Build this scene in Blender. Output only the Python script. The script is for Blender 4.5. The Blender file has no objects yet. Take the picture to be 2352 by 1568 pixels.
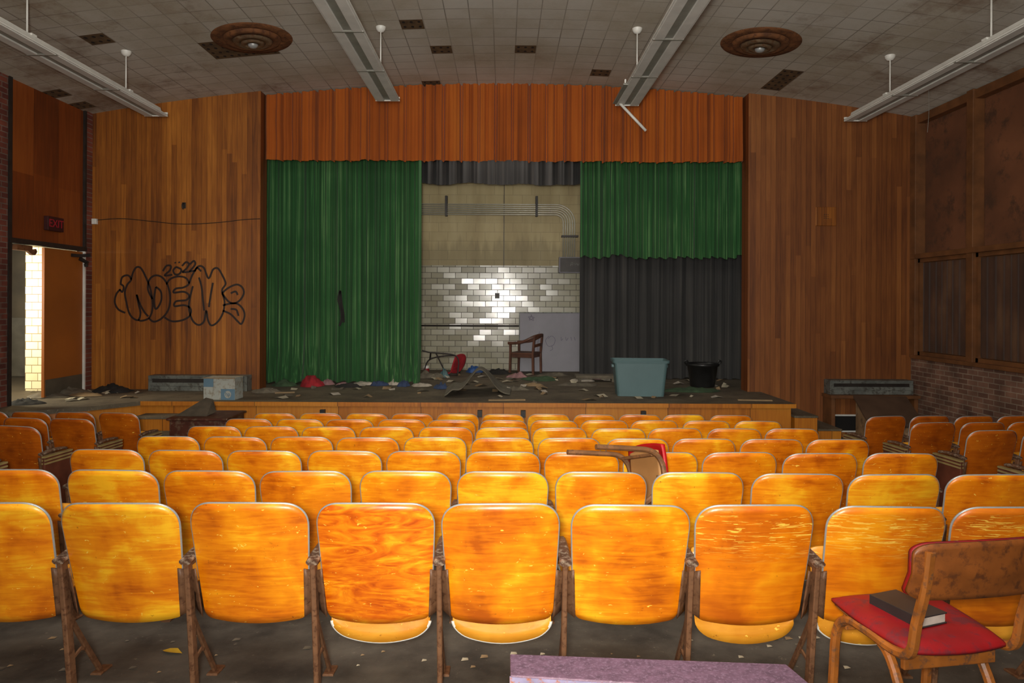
import bpy, math, random
from mathutils import Vector, Matrix, noise as mnoise
random.seed(7)
F=1568.0; H=1.68; CX=1156.0; CY=695.0
C=bpy.context.scene.collection
def srgb(r,g,b):
    f=lambda c:(c/255/12.92) if c/255<=0.04045 else ((c/255+0.055)/1.055)**2.4
    return (f(r),f(g),f(b),1)
def WX(x,Y): return (x-CX)/F*Y
def WZ(y,Y): return H-(y-CY)/F*Y
ST=0.23
def SY(y): return F*(H-ST)/(y-CY)
def ceilz(X): return H+3.68-0.6*(X/6.8)**2
def fz(Y): return -0.0907*(min(Y,9.9)-2.79)
# ---------------- nodes
def nd(nt,t,ins=None,**p):
    n=nt.nodes.new(t)
    for k,v in p.items(): setattr(n,k,v)
    for k,v in (ins or {}).items():
        if isinstance(v,bpy.types.NodeSocket): nt.links.new(v,n.inputs[k])
        else: n.inputs[k].default_value=v
    return n
def mt(nt,op,a,b=0.0,c=0.0):
    n=nd(nt,'ShaderNodeMath',{0:a,1:b,2:c},operation=op); return n.outputs[0]
def mk(name):
    m=bpy.data.materials.new(name); m.use_nodes=True
    nt=m.node_tree; return m,nt,nt.nodes['Principled BSDF']
def ramp(nt,fac,stops):
    r=nt.nodes.new('ShaderNodeValToRGB'); e=r.color_ramp.elements
    while len(e)<len(stops): e.new(0.5)
    for i,(p,c) in enumerate(stops):
        e[i].position=p; e[i].color=c
    nt.links.new(fac,r.inputs[0]); return r.outputs[0]
def mix(nt,fac,a,b,mode='MIX'):
    n=nt.nodes.new('ShaderNodeMix'); n.data_type='RGBA'; n.blend_type=mode
    for idx,v in ((0,fac),(6,a),(7,b)):
        if isinstance(v,bpy.types.NodeSocket): nt.links.new(v,n.inputs[idx])
        else: n.inputs[idx].default_value=v
    return n.outputs[2]
def objco(nt): return nd(nt,'ShaderNodeTexCoord').outputs['Object']
def pos(nt):
    g=nd(nt,'ShaderNodeNewGeometry'); s=nd(nt,'ShaderNodeSeparateXYZ',{0:g.outputs['Position']})
    return g.outputs['Position'],s.outputs
def bump(nt,b,h,s=0.3,d=0.01):
    n=nd(nt,'ShaderNodeBump',{'Height':h,'Strength':s,'Distance':d}); nt.links.new(n.outputs[0],b.inputs['Normal'])
def simple(name,col,rough=0.6,metal=0.0,var=0.35,scale=8,dirt=None,sheen=0):
    m,nt,b=mk(name)
    oc=objco(nt)
    n=nd(nt,'ShaderNodeTexNoise',{'Vector':oc,'Scale':scale,'Detail':5.0})
    lo=tuple(c*(1-var) for c in col[:3])+(1,); hi=tuple(min(1,c*(1+var)) for c in col[:3])+(1,)
    c=ramp(nt,n.outputs[0],[(0.3,lo),(0.7,hi)])
    if dirt:
        n2=nd(nt,'ShaderNodeTexNoise',{'Vector':oc,'Scale':scale*2.7,'Detail':8.0,'Roughness':0.7})
        f=ramp(nt,n2.outputs[0],[(0.5,(0,0,0,1)),(0.62,(1,1,1,1))])
        c=mix(nt,f,c,dirt)
    nt.links.new(c,b.inputs['Base Color']); b.inputs['Roughness'].default_value=rough
    b.inputs['Metallic'].default_value=metal
    if sheen: b.inputs['Sheen Weight'].default_value=sheen
    bump(nt,b,n.outputs[0],0.15,0.01)
    return m
def seatwood(name,stops,scr=False,ring=False):
    m,nt,b=mk(name)
    oi=nd(nt,'ShaderNodeObjectInfo')
    oc=objco(nt)
    off=nd(nt,'ShaderNodeCombineXYZ',{0:mt(nt,'MULTIPLY',oi.outputs['Random'],37.0),1:mt(nt,'MULTIPLY',oi.outputs['Random'],11.0),2:mt(nt,'MULTIPLY',oi.outputs['Random'],23.0)})
    v=nd(nt,'ShaderNodeVectorMath',{0:oc,1:off.outputs[0]},operation='ADD').outputs[0]
    bl=nd(nt,'ShaderNodeTexNoise',{'Vector':v,'Scale':5.0,'Detail':4.0,'Distortion':0.35})
    ms=nd(nt,'ShaderNodeMapping',{'Vector':v,'Scale':(3.0,3.0,26.0) if not ring else (2.2,2.2,9.0)})
    gr=nd(nt,'ShaderNodeTexNoise',{'Vector':ms.outputs[0],'Scale':2.0,'Detail':8.0,'Distortion':0.9 if not ring else 3.0})
    k=0.66 if not ring else 0.4
    f=mt(nt,'ADD',mt(nt,'MULTIPLY',bl.outputs[0],k),mt(nt,'MULTIPLY',gr.outputs[0],1-k))
    f=mt(nt,'ADD',f,mt(nt,'MULTIPLY',mt(nt,'SUBTRACT',oi.outputs['Random'],0.5),0.10))
    c=ramp(nt,f,stops)
    nk=nd(nt,'ShaderNodeTexNoise',{'Vector':v,'Scale':34.0,'Detail':6.0,'Roughness':0.75})
    nf=ramp(nt,nk.outputs[0],[(0.645,(0,0,0,1)),(0.70,(0.8,0.8,0.8,1))])
    c=mix(nt,nf,c,srgb(120,60,10))
    m2=nd(nt,'ShaderNodeMapping',{'Vector':v,'Scale':(6.0,1.0,80.0) if scr else (22,1,46),'Rotation':(0,0.12,0)})
    sn=nd(nt,'ShaderNodeTexNoise',{'Vector':m2.outputs[0],'Scale':1.6,'Detail':5.0,'Distortion':1.2})
    lim=0.585 if scr else 0.69
    sf=ramp(nt,sn.outputs[0],[(lim,(0,0,0,1)),(lim+0.02,(1,1,1,1))])
    if scr:
        s=nd(nt,'ShaderNodeSeparateXYZ',{0:oc})
        top=ramp(nt,s.outputs[2],[(0.58,(0.0,0.0,0.0,1)),(0.64,(0.3,0.3,0.3,1)),(0.70,(0.95,0.95,0.95,1)),(0.80,(0.95,0.95,0.95,1)),(0.825,(0,0,0,1))])
        sf=mix(nt,1.0,sf,top,'MULTIPLY')
    c=mix(nt,sf,c,srgb(255,205,80))
    nt.links.new(c,b.inputs['Base Color'])
    b.inputs['Roughness'].default_value=0.4
    b.inputs['Coat Weight'].default_value=0.4; b.inputs['Coat Roughness'].default_value=0.28
    bump(nt,b,bl.outputs[0],0.35,0.016)
    return m
def plank(name,axis,w,stops,rough=0.55,groove=0.06,length=4.0,kw=0.24):
    m,nt,b=mk(name); P,s=pos(nt)
    u=mt(nt,'DIVIDE',s[axis],w); iu=mt(nt,'FLOOR',u); fu=mt(nt,'FRACT',u)
    w1=nd(nt,'ShaderNodeTexWhiteNoise',{'W':iu},noise_dimensions='1D').outputs[0]
    v=mt(nt,'ADD',mt(nt,'DIVIDE',s[2],length),mt(nt,'MULTIPLY',w1,5.0)); iv=mt(nt,'FLOOR',v)
    cb=nd(nt,'ShaderNodeCombineXYZ',{0:iu,1:iv})
    wn=nd(nt,'ShaderNodeTexWhiteNoise',{'Vector':cb.outputs[0]},noise_dimensions='2D').outputs[0]
    mp=nd(nt,'ShaderNodeMapping',{'Vector':P,'Scale':(26,26,1.6)})
    g=nd(nt,'ShaderNodeTexNoise',{'Vector':mp.outputs[0],'Scale':1.0,'Detail':7.0,'Distortion':0.8}).outputs[0]
    bg=nd(nt,'ShaderNodeTexNoise',{'Vector':P,'Scale':0.8,'Detail':4.0}).outputs[0]
    f=mt(nt,'ADD',mt(nt,'ADD',mt(nt,'MULTIPLY',wn,kw),mt(nt,'MULTIPLY',g,0.42)),mt(nt,'MULTIPLY',bg,0.58-kw))
    c=ramp(nt,f,stops)
    gm=mt(nt,'LESS_THAN',fu,groove)
    c=mix(nt,mt(nt,'MULTIPLY',gm,0.6),c,srgb(35,16,5))
    nt.links.new(c,b.inputs['Base Color']); b.inputs['Roughness'].default_value=rough
    return m
def brickmat(name,hax,c1,c2,mortar,sc=1.0,rough=0.85):
    m,nt,b=mk(name); P,s=pos(nt)
    cb=nd(nt,'ShaderNodeCombineXYZ',{0:s[hax],1:s[2]})
    t=nd(nt,'ShaderNodeTexBrick',{'Vector':cb.outputs[0],'Color1':c1,'Color2':c2,'Mortar':mortar,'Scale':1.0,'Mortar Size':0.007,'Brick Width':0.21*sc,'Row Height':0.075*sc,'Bias':0.0})
    n=nd(nt,'ShaderNodeTexNoise',{'Vector':P,'Scale':3.0,'Detail':8.0})
    c=mix(nt,1.0,t.outputs[0],ramp(nt,n.outputs[0],[(0.3,(0.5,0.5,0.5,1)),(0.7,(1.2,1.2,1.2,1))]),'MULTIPLY')
    nt.links.new(c,b.inputs['Base Color']); b.inputs['Roughness'].default_value=rough
    bump(nt,b,mt(nt,'SUBTRACT',1.0,t.outputs[1]),0.6,0.01)
    return m
def tilemat(name,hax,tw,th,lo,hi,grout,tilt=0.09,rough=0.16):
    m,nt,b=mk(name); P,s=pos(nt)
    r=mt(nt,'DIVIDE',s[2],th); ir=mt(nt,'FLOOR',r); fr=mt(nt,'FRACT',r)
    u=mt(nt,'ADD',mt(nt,'DIVIDE',s[hax],tw),mt(nt,'MULTIPLY',mt(nt,'MODULO',mt(nt,'ADD',ir,100.0),2.0),0.5))
    iu=mt(nt,'FLOOR',u); fu=mt(nt,'FRACT',u)
    cb=nd(nt,'ShaderNodeCombineXYZ',{0:iu,1:ir})
    wn=nd(nt,'ShaderNodeTexWhiteNoise',{'Vector':cb.outputs[0]},noise_dimensions='2D')
    gx=mt(nt,'LESS_THAN',fu,0.045); gz=mt(nt,'LESS_THAN',fr,0.09)
    g=mt(nt,'MAXIMUM',gx,gz)
    n=nd(nt,'ShaderNodeTexNoise',{'Vector':P,'Scale':1.5,'Detail':5.0})
    f=mt(nt,'ADD',mt(nt,'MULTIPLY',wn.outputs[0],0.35),mt(nt,'MULTIPLY',n.outputs[0],0.65))
    c=mix(nt,g,ramp(nt,f,[(0.2,lo),(0.8,hi)]),grout)
    nt.links.new(c,b.inputs['Base Color'])
    nt.links.new(mt(nt,'ADD',mt(nt,'MULTIPLY',g,0.5),rough),b.inputs['Roughness'])
    geo=nd(nt,'ShaderNodeNewGeometry')
    v=nd(nt,'ShaderNodeVectorMath',{0:wn.outputs[1],1:(0.5,0.5,0.5)},operation='SUBTRACT').outputs[0]
    v=nd(nt,'ShaderNodeVectorMath',{0:v},operation='SCALE'); v.inputs['Scale'].default_value=tilt
    v=nd(nt,'ShaderNodeVectorMath',{0:geo.outputs['Normal'],1:v.outputs[0]},operation='ADD').outputs[0]
    v=nd(nt,'ShaderNodeVectorMath',{0:v},operation='NORMALIZE').outputs[0]
    nt.links.new(v,b.inputs['Normal'])
    return m
# ---------------- materials
M={}
M['seat']=seatwood('seat_plywood',[(0.32,srgb(180,84,0)),(0.42,srgb(218,116,2)),(0.53,srgb(238,142,8)),(0.66,srgb(255,188,30))])
M['seat_scr']=seatwood('seat_plywood_scratched',[(0.32,srgb(190,90,0)),(0.5,srgb(228,124,4)),(0.70,srgb(250,166,20))],scr=True)
M['seat_ring']=seatwood('seat_plywood_figured',[(0.34,srgb(160,54,0)),(0.45,srgb(208,96,2)),(0.55,srgb(232,130,8)),(0.68,srgb(250,172,26))],ring=True)
M['seat_side']=seatwood('seat_plywood_dull',[(0.30,srgb(136,58,4)),(0.5,srgb(178,86,6)),(0.72,srgb(206,110,14))])
M['pan']=seatwood('seat_pan_wood',[(0.3,srgb(200,124,20)),(0.7,srgb(232,164,48))])
M['trim']=simple('steel_edge',srgb(170,172,170),0.4,0.4,0.12,20)
M['iron']=simple('brown_iron',srgb(116,80,54),0.55,0.1,0.25,14,srgb(86,54,34))
M['arm']=simple('arm_wood_dark',srgb(92,62,45),0.5,0,0.4,14,srgb(150,130,110))
M['endpanel']=simple('end_panel',srgb(96,48,30),0.6,0,0.3,8)
M['cream']=simple('cream_paint',srgb(150,128,80),0.6,0,0.2,8)
M['plankL']=plank('honey_plank',0,0.083,[(0.28,srgb(90,45,8)),(0.45,srgb(134,75,17)),(0.58,srgb(156,92,25)),(0.75,srgb(188,118,40))])
M['plankR']=plank('red_plank',0,0.083,[(0.28,srgb(92,48,18)),(0.45,srgb(120,68,27)),(0.6,srgb(137,81,35)),(0.75,srgb(156,98,46))])
M['plankdark']=plank('return_plank',1,0.3,[(0.2,srgb(84,40,14)),(0.8,srgb(126,66,24))])
M['stagefront']=plank('stage_front_wood',0,1.2,[(0.3,srgb(138,74,12)),(0.5,srgb(182,108,22)),(0.7,srgb(202,132,36))],groove=0.01)
M['doorpanel']=plank('overdoor_wood',1,0.55,[(0.3,srgb(94,42,10)),(0.5,srgb(124,58,14)),(0.7,srgb(146,76,24))],groove=0.01)
M['brickL']=brickmat('red_brick',1,srgb(128,66,48),srgb(96,44,34),srgb(120,100,88))
M['brickLx']=brickmat('red_brick_front',0,srgb(128,66,48),srgb(96,44,34),srgb(120,100,88))
M['brickR']=brickmat('dusty_brick',1,srgb(128,92,74),srgb(98,66,52),srgb(142,122,104))
M['tile']=tilemat('glazed_tile',0,0.26,0.122,srgb(132,126,104),srgb(160,154,132),srgb(74,68,54),0.06,0.19)
M['tilewhite']=tilemat('white_glazed_tile',0,0.2,0.127,srgb(205,192,150),srgb(235,225,190),srgb(120,100,66),0.02,0.3)
def tanwall():
    m,nt,b=mk('painted_block'); P,s=pos(nt)
    mp=nd(nt,'ShaderNodeMapping',{'Vector':P,'Scale':(3,1,0.6)})
    n=nd(nt,'ShaderNodeTexNoise',{'Vector':mp.outputs[0],'Scale':1.2,'Detail':6.0})
    cb=nd(nt,'ShaderNodeCombineXYZ',{0:s[0],1:s[2]})
    t=nd(nt,'ShaderNodeTexBrick',{'Vector':cb.outputs[0],'Color1':(1,1,1,1),'Color2':(0.93,0.93,0.93,1),'Mortar':(0.72,0.72,0.72,1),'Scale':1.0,'Mortar Size':0.006,'Brick Width':0.4,'Row Height':0.2})
    c=ramp(nt,n.outputs[0],[(0.3,srgb(150,132,90)),(0.5,srgb(165,148,104)),(0.75,srgb(178,162,120))])
    n2=nd(nt,'ShaderNodeTexNoise',{'Vector':nd(nt,'ShaderNodeMapping',{'Vector':P,'Scale':(9,1,0.4)}).outputs[0],'Scale':1.0,'Detail':6.0})
    zz=mt(nt,'ADD',s[2],mt(nt,'MULTIPLY',n2.outputs[0],0.9))
    band=ramp(nt,mt(nt,'MULTIPLY',zz,0.2),[(0.0,(1,1,1,1)),(0.66,(0.8,0.8,0.8,1)),(0.70,(0,0,0,1))])
    c=mix(nt,mt(nt,'MULTIPLY',band,0.5),c,srgb(96,84,54))
    c=mix(nt,1.0,c,t.outputs[0],'MULTIPLY')
    nt.links.new(c,b.inputs['Base Color']); b.inputs['Roughness'].default_value=0.6
    return m
M['tan']=tanwall()
def ceilmat(name,missing=False):
    m,nt,b=mk(name); P,s=pos(nt)
    T=0.305
    u=mt(nt,'DIVIDE',s[0],T); v=mt(nt,'DIVIDE',s[1],T)
    u=mt(nt,'ADD',u,0.5)
    fu=mt(nt,'FRACT',u); fv=mt(nt,'FRACT',v)
    if missing:
        du=mt(nt,'SUBTRACT',mt(nt,'FRACT',mt(nt,'MULTIPLY',fu,3.0)),0.5); dv=mt(nt,'SUBTRACT',mt(nt,'FRACT',mt(nt,'MULTIPLY',fv,2.0)),0.5)
        d=mt(nt,'SQRT',mt(nt,'ADD',mt(nt,'MULTIPLY',du,du),mt(nt,'MULTIPLY',dv,dv)))
        f=mt(nt,'LESS_THAN',d,0.2)
        n=nd(nt,'ShaderNodeTexNoise',{'Vector':P,'Scale':9.0})
        c=ramp(nt,n.outputs[0],[(0.3,srgb(72,54,32)),(0.7,srgb(104,80,50))])
        c=mix(nt,f,c,srgb(24,14,8))
    else:
        cb=nd(nt,'ShaderNodeCombineXYZ',{0:mt(nt,'FLOOR',u),1:mt(nt,'FLOOR',v)})
        wn=nd(nt,'ShaderNodeTexWhiteNoise',{'Vector':cb.outputs[0]},noise_dimensions='2D').outputs[0]
        n=nd(nt,'ShaderNodeTexNoise',{'Vector':P,'Scale':0.55,'Detail':7.0,'Roughness':0.65}).outputs[0]
        n3=nd(nt,'ShaderNodeTexNoise',{'Vector':P,'Scale':40.0,'Detail':2.0}).outputs[0]
        f=mt(nt,'ADD',mt(nt,'MULTIPLY',n,0.85),mt(nt,'ADD',mt(nt,'MULTIPLY',wn,0.07),mt(nt,'MULTIPLY',n3,0.08)))
        c=ramp(nt,f,[(0.30,srgb(152,136,114)),(0.42,srgb(174,165,148)),(0.56,srgb(190,184,172)),(0.75,srgb(202,198,189))])
        st=nd(nt,'ShaderNodeTexNoise',{'Vector':P,'Scale':1.3,'Detail':8.0,'Roughness':0.7}).outputs[0]
        sx=mt(nt,'SUBTRACT',mt(nt,'MULTIPLY',mt(nt,'ABSOLUTE',s[0]),0.034),0.15)
        sf=ramp(nt,mt(nt,'ADD',st,sx),[(0.54,(0,0,0,1)),(0.72,(0.7,0.7,0.7,1))])
        c=mix(nt,sf,c,srgb(116,84,56))
        jn=nd(nt,'ShaderNodeTexNoise',{'Vector':P,'Scale':1.1,'Detail':3.0}).outputs[0]
        jf=ramp(nt,jn,[(0.35,(0.2,0.2,0.2,1)),(0.65,(0.6,0.6,0.6,1))])
        g=mt(nt,'MAXIMUM',mt(nt,'LESS_THAN',fu,0.045),mt(nt,'LESS_THAN',fv,0.045))
        c=mix(nt,mt(nt,'MULTIPLY',g,jf),c,srgb(78,66,50))
    nt.links.new(c,b.inputs['Base Color']); b.inputs['Roughness'].default_value=0.9
    return m
M['ceil']=ceilmat('ceiling_tile'); M['ceilmiss']=ceilmat('bare_ceiling_lath',True)
def floormat(name,c1,c2,speck,dens=0.2,sc=1.4):
    m,nt,b=mk(name); P,s=pos(nt)
    n=nd(nt,'ShaderNodeTexNoise',{'Vector':P,'Scale':sc,'Detail':9.0,'Roughness':0.65})
    c=ramp(nt,n.outputs[0],[(0.35,c1),(0.68,c2)])
    n2=nd(nt,'ShaderNodeTexNoise',{'Vector':P,'Scale':26.0,'Detail':6.0,'Roughness':0.8})
    f=ramp(nt,n2.outputs[0],[(0.66-dens*0.1,(0,0,0,1)),(0.72-dens*0.1,(1,1,1,1))])
    c=mix(nt,mt(nt,'MULTIPLY',f,0.6),c,speck)
    nt.links.new(c,b.inputs['Base Color']); b.inputs['Roughness'].default_value=0.75
    bump(nt,b,n2.outputs[0],0.3,0.01)
    return m
M['floor']=floormat('dirty_concrete',srgb(52,48,42),srgb(96,90,80),srgb(150,140,122),0.4,2.6)
M['stagefloor']=floormat('dirty_stage_floor',srgb(72,62,48),srgb(110,98,78),srgb(154,140,114),0.8,2.5)
def cloth(name,c1,c2,c3,xs=14,sheen=0.4,kb=0.25,zs=0.3):
    m,nt,b=mk(name); P,s=pos(nt)
    mp=nd(nt,'ShaderNodeMapping',{'Vector':P,'Scale':(xs,xs,zs)})
    n=nd(nt,'ShaderNodeTexNoise',{'Vector':mp.outputs[0],'Scale':1.0,'Detail':5.0})
    n2=nd(nt,'ShaderNodeTexNoise',{'Vector':P,'Scale':1.2,'Detail':4.0})
    f=mt(nt,'ADD',mt(nt,'MULTIPLY',n.outputs[0],1-kb),mt(nt,'MULTIPLY',n2.outputs[0],kb))
    c=ramp(nt,f,[(0.32,c1),(0.52,c2),(0.68,c3)])
    nt.links.new(c,b.inputs['Base Color']); b.inputs['Roughness'].default_value=0.9
    b.inputs['Sheen Weight'].default_value=sheen*0.2
    return m
M['valance']=cloth('rust_velvet',srgb(130,60,2),srgb(160,78,6),srgb(170,90,16),6)
M['green']=cloth('green_velvet',srgb(24,64,28),srgb(37,88,41),srgb(92,132,80),24)  # pale dust streaks, contrast raised to stand in for fold shading
M['black']=cloth('charcoal_drape',srgb(34,34,34),srgb(48,47,46),srgb(62,60,57))
M['winc']=cloth('brown_window_drape',srgb(40,24,14),srgb(72,44,26),srgb(98,68,44),5,kb=0.5,zs=1.2)
M['board']=simple('stained_hardboard',srgb(108,66,40),0.8,0,0.35,1.2,srgb(78,50,32))
M['wframe']=simple('window_frame_wood',srgb(106,66,34),0.6,0,0.3,5)
M['white']=simple('white_enamel',srgb(214,212,204),0.45,0,0.1,6)
M['lens']=simple('ribbed_lens',srgb(216,214,206),0.5,0,0.08,6)
M['lensgrey']=simple('grey_reflector',srgb(138,136,126),0.45,0,0.15,6)
M['darkmetal']=simple('dark_metal',srgb(48,42,38),0.5,0.3,0.3,8)
M['greymetal']=simple('grey_metal',srgb(104,106,100),0.6,0.1,0.35,5,srgb(66,62,54))
M['rust']=simple('rust',srgb(112,70,38),0.8,0.1,0.4,7,srgb(80,46,24))
M['rustgrey']=simple('rusty_aluminium',srgb(116,96,74),0.5,0.3,0.3,9,srgb(96,62,38))
M['conduit']=simple('galvanised_conduit',srgb(174,170,154),0.35,0.3,0.12,10)
M['blackp']=simple('black_plastic',srgb(26,26,26),0.4,0,0.3,8)
M['teal']=simple('teal_plastic',srgb(82,108,110),0.45,0,0.08,3)
M['red']=simple('red_vinyl',srgb(140,8,16),0.55,0,0.3,5,srgb(104,30,40))
M['redbright']=simple('bright_red_vinyl',srgb(180,14,22),0.5,0,0.2,5)
M['redcloth']=simple('red_cloth',srgb(150,28,36),0.85,0,0.35,10)
M['whitecloth']=simple('pale_cloth',srgb(175,165,150),0.9,0,0.3,10)
M['bluecloth']=simple('blue_cloth',srgb(48,62,92),0.9,0,0.35,10)
M['greycloth']=simple('grey_cloth',srgb(98,90,76),0.9,0,0.35,8)
M['matcloth']=simple('mat_brown_grey',srgb(100,94,80),0.9,0,0.3,8)
M['flap']=simple('dusty_cardboard_flap',srgb(82,72,58),0.9,0,0.3,8)
M['pinkcloth']=simple('pink_cloth',srgb(150,112,112),0.9,0,0.35,10)
M['greencloth']=simple('dusty_green_cloth',srgb(56,76,50),0.9,0,0.4,10)
M['blackcloth']=simple('black_cloth',srgb(34,31,28),0.9,0,0.4,8)
M['paper']=simple('dirty_paper',srgb(178,168,144),0.8,0,0.25,8)
M['carton']=simple('printed_carton',srgb(164,166,158),0.7,0,0.12,5,srgb(136,128,110))
M['cartonblue']=simple('carton_blue',srgb(92,120,138),0.7,0,0.12,5)
M['cardboard']=simple('cardboard',srgb(140,116,84),0.8,0,0.2,5)
M['bent']=simple('worn_bentwood',srgb(158,92,34),0.45,0,0.3,12,srgb(104,70,48))
M['bentdark']=simple('dusty_dark_bentwood',srgb(124,84,50),0.55,0,0.3,12,srgb(98,68,46))
M['brownback']=simple('brown_backrest_ply',srgb(134,74,28),0.45,0,0.3,9,srgb(98,54,26))
M['ply']=simple('pale_ply',srgb(176,128,76),0.6,0,0.15,4)
M['darkchair']=simple('dark_oak',srgb(88,54,38),0.5,0,0.3,6)
M['purple']=simple('purple_paint',srgb(92,66,82),0.6,0,0.3,45,srgb(114,88,106))
M['chip']=simple('chipped_paint',srgb(130,122,150),0.6,0,0.3,12,srgb(140,80,30))
M['cover']=simple('black_book_cover',srgb(44,42,42),0.45,0,0.25,6)
M['pages']=simple('book_pages',srgb(200,192,180),0.8,0,0.12,30)
M['ink']=simple('spray_paint',srgb(34,16,8),0.6,0,0.1,5)
M['inkred']=simple('exit_red',srgb(165,30,46),0.6,0,0.1,5)
M['exitbox']=simple('exit_box',srgb(56,16,14),0.6,0,0.2,5)
M['wb']=simple('whiteboard_grey',srgb(120,116,124),0.5,0,0.1,2)
M['inkpurple']=simple('marker_ink',srgb(84,78,96),0.6,0,0.1,5)
M['leaf']=simple('yellow_leaf',srgb(200,160,40),0.7,0,0.2,10)
M['cabinet']=simple('mahogany_box',srgb(76,36,22),0.5,0,0.3,4,srgb(104,84,64))
M['lectern']=simple('lectern_wood',srgb(142,112,80),0.6,0,0.25,4,srgb(96,74,52))
M['lecterntop']=simple('lectern_top',srgb(76,56,42),0.6,0,0.3,4)
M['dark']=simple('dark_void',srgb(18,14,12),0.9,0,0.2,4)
M['doorleaf']=simple('door_leaf_wood',srgb(150,84,26),0.5,0,0.15,1.5)
M['kick']=simple('kick_plate',srgb(84,78,66),0.5,0.1,0.2,6)
M['corr']=simple('corridor_paint',srgb(72,62,46),0.7,0,0.3,2)
M['canblue']=simple('can_blue',srgb(40,80,140),0.4,0,0.1,6)
# ---------------- mesh helpers
def obj(name,verts,faces,mat,parent=None,smooth=False):
    me=bpy.data.meshes.new(name); me.from_pydata([tuple(v) for v in verts],[],faces); me.update()
    if mat:
        for m in (mat if isinstance(mat,list) else [mat]): me.materials.append(m)
    if smooth:
        for p in me.polygons: p.use_smooth=True
    o=bpy.data.objects.new(name,me); C.objects.link(o)
    if parent: o.parent=parent
    return o
def empty(name,loc,label,cat,rotz=0,group=None):
    o=bpy.data.objects.new(name,None); o.location=loc; o.rotation_euler=(0,0,rotz); o.empty_display_size=0.1
    C.objects.link(o); tag(o,label,cat,group); return o
def tag(o,label,cat,group=None):
    o["label"]=label; o["category"]=cat
    if group: o["group"]=group
    return o
def struct(o,label=None,cat=None):
    o["kind"]="structure"
    return o
def smoothby(o,bev=0.0,seg=2):
    if bev>0:
        b=o.modifiers.new('bevel','BEVEL'); b.width=bev; b.segments=seg; b.limit_method='ANGLE'; b.angle_limit=math.radians(40)
    return o
BF=[(0,3,2,1),(4,5,6,7),(0,1,5,4),(1,2,6,5),(2,3,7,6),(3,0,4,7)]
def box(name,x0,x1,y0,y1,z0,z1,mat,parent=None,bev=0.0):
    v=[(x0,y0,z0),(x1,y0,z0),(x1,y1,z0),(x0,y1,z0),(x0,y0,z1),(x1,y0,z1),(x1,y1,z1),(x0,y1,z1)]
    return smoothby(obj(name,v,BF,mat,parent),bev)
def multibox(name,L,mat,parent=None,bev=0.0):
    V=[];Fc=[]
    for (x0,x1,y0,y1,z0,z1) in L:
        k=len(V)
        V+=[(x0,y0,z0),(x1,y0,z0),(x1,y1,z0),(x0,y1,z0),(x0,y0,z1),(x1,y0,z1),(x1,y1,z1),(x0,y1,z1)]
        Fc+=[tuple(i+k for i in f) for f in BF]
    return smoothby(obj(name,V,Fc,mat,parent),bev)
def prism(name,poly,z0,z1,mat,parent=None,bev=0.0):
    n=len(poly); V=[(p[0],p[1],z0) for p in poly]+[(p[0],p[1],z1) for p in poly]
    Fc=[tuple(reversed(range(n))),tuple(range(n,2*n))]+[(i,(i+1)%n,n+(i+1)%n,n+i) for i in range(n)]
    return smoothby(obj(name,V,Fc,mat,parent),bev)
def surf(f,nu,nv):
    V=[f(i/nu,j/nv) for j in range(nv+1) for i in range(nu+1)]
    Fc=[(j*(nu+1)+i,j*(nu+1)+i+1,(j+1)*(nu+1)+i+1,(j+1)*(nu+1)+i) for j in range(nv) for i in range(nu)]
    return V,Fc
def thick(name,f,nu,nv,off,mat,parent=None):
    V,Fc=surf(f,nu,nv); n=len(V); off=Vector(off)
    V2=[tuple(Vector(v)+off) for v in V]
    F2=[tuple(reversed([i+n for i in q])) for q in Fc]
    rim=[]
    b=[i for i in range(nu+1)]+[j*(nu+1)+nu for j in range(1,nv+1)]+[nv*(nu+1)+i for i in range(nu-1,-1,-1)]+[j*(nu+1) for j in range(nv-1,0,-1)]
    for a,c in zip(b,b[1:]+b[:1]): rim.append((c,a,a+n,c+n))
    o=obj(name,list(V)+V2,Fc+F2+rim,mat,parent,True)
    return o
def catmull(P,k=6,closed=False):
    P=[Vector(p) for p in P]; out=[]; n=len(P)
    rng=range(n) if closed else range(n-1)
    for i in rng:
        p0=P[(i-1)%n] if (closed or i>0) else P[0]; p1=P[i]; p2=P[(i+1)%n]
        p3=P[(i+2)%n] if (closed or i+2<n) else P[-1]
        for t in range(k):
            t/=k
            out.append(0.5*((2*p1)+(-p0+p2)*t+(2*p0-5*p1+4*p2-p3)*t*t+(-p0+3*p1-3*p2+p3)*t**3))
    if not closed: out.append(P[-1])
    return out
def sweepdata(path,prof,up=(1,0,0),closed=False):
    P=[Vector(p) for p in path]; n=len(P); m=len(prof); V=[];Fc=[]; up=Vector(up)
    for i,p in enumerate(P):
        if closed: t=P[(i+1)%n]-P[i-1]
        else: t=(P[min(i+1,n-1)]-P[max(i-1,0)])
        t.normalize()
        a=up-t*up.dot(t)
        if a.length<1e-3: a=Vector((0,0,1))-t*t.z
        if a.length<1e-3: a=Vector((0,1,0))
        a.normalize(); b=t.cross(a)
        for (u,v) in prof: V.append(p+a*u+b*v)
    for i in range(n if closed else n-1):
        for j in range(m):
            i2=(i+1)%n
            Fc.append((i*m+j,i*m+(j+1)%m,i2*m+(j+1)%m,i2*m+j))
    if not closed:
        Fc.append(tuple(reversed(range(m)))); Fc.append(tuple((n-1)*m+j for j in range(m)))
    return V,Fc
def sweep(name,paths,prof,mat,parent=None,up=(1,0,0),smooth=False,closed=False):
    V=[];Fc=[]
    for p in paths:
        v,f=sweepdata(p,prof,up,closed); k=len(V); V+=v; Fc+=[tuple(i+k for i in q) for q in f]
    return obj(name,V,Fc,mat,parent,smooth)
def circ(r,n=10): return [(r*math.cos(2*math.pi*i/n),r*math.sin(2*math.pi*i/n)) for i in range(n)]
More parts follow.
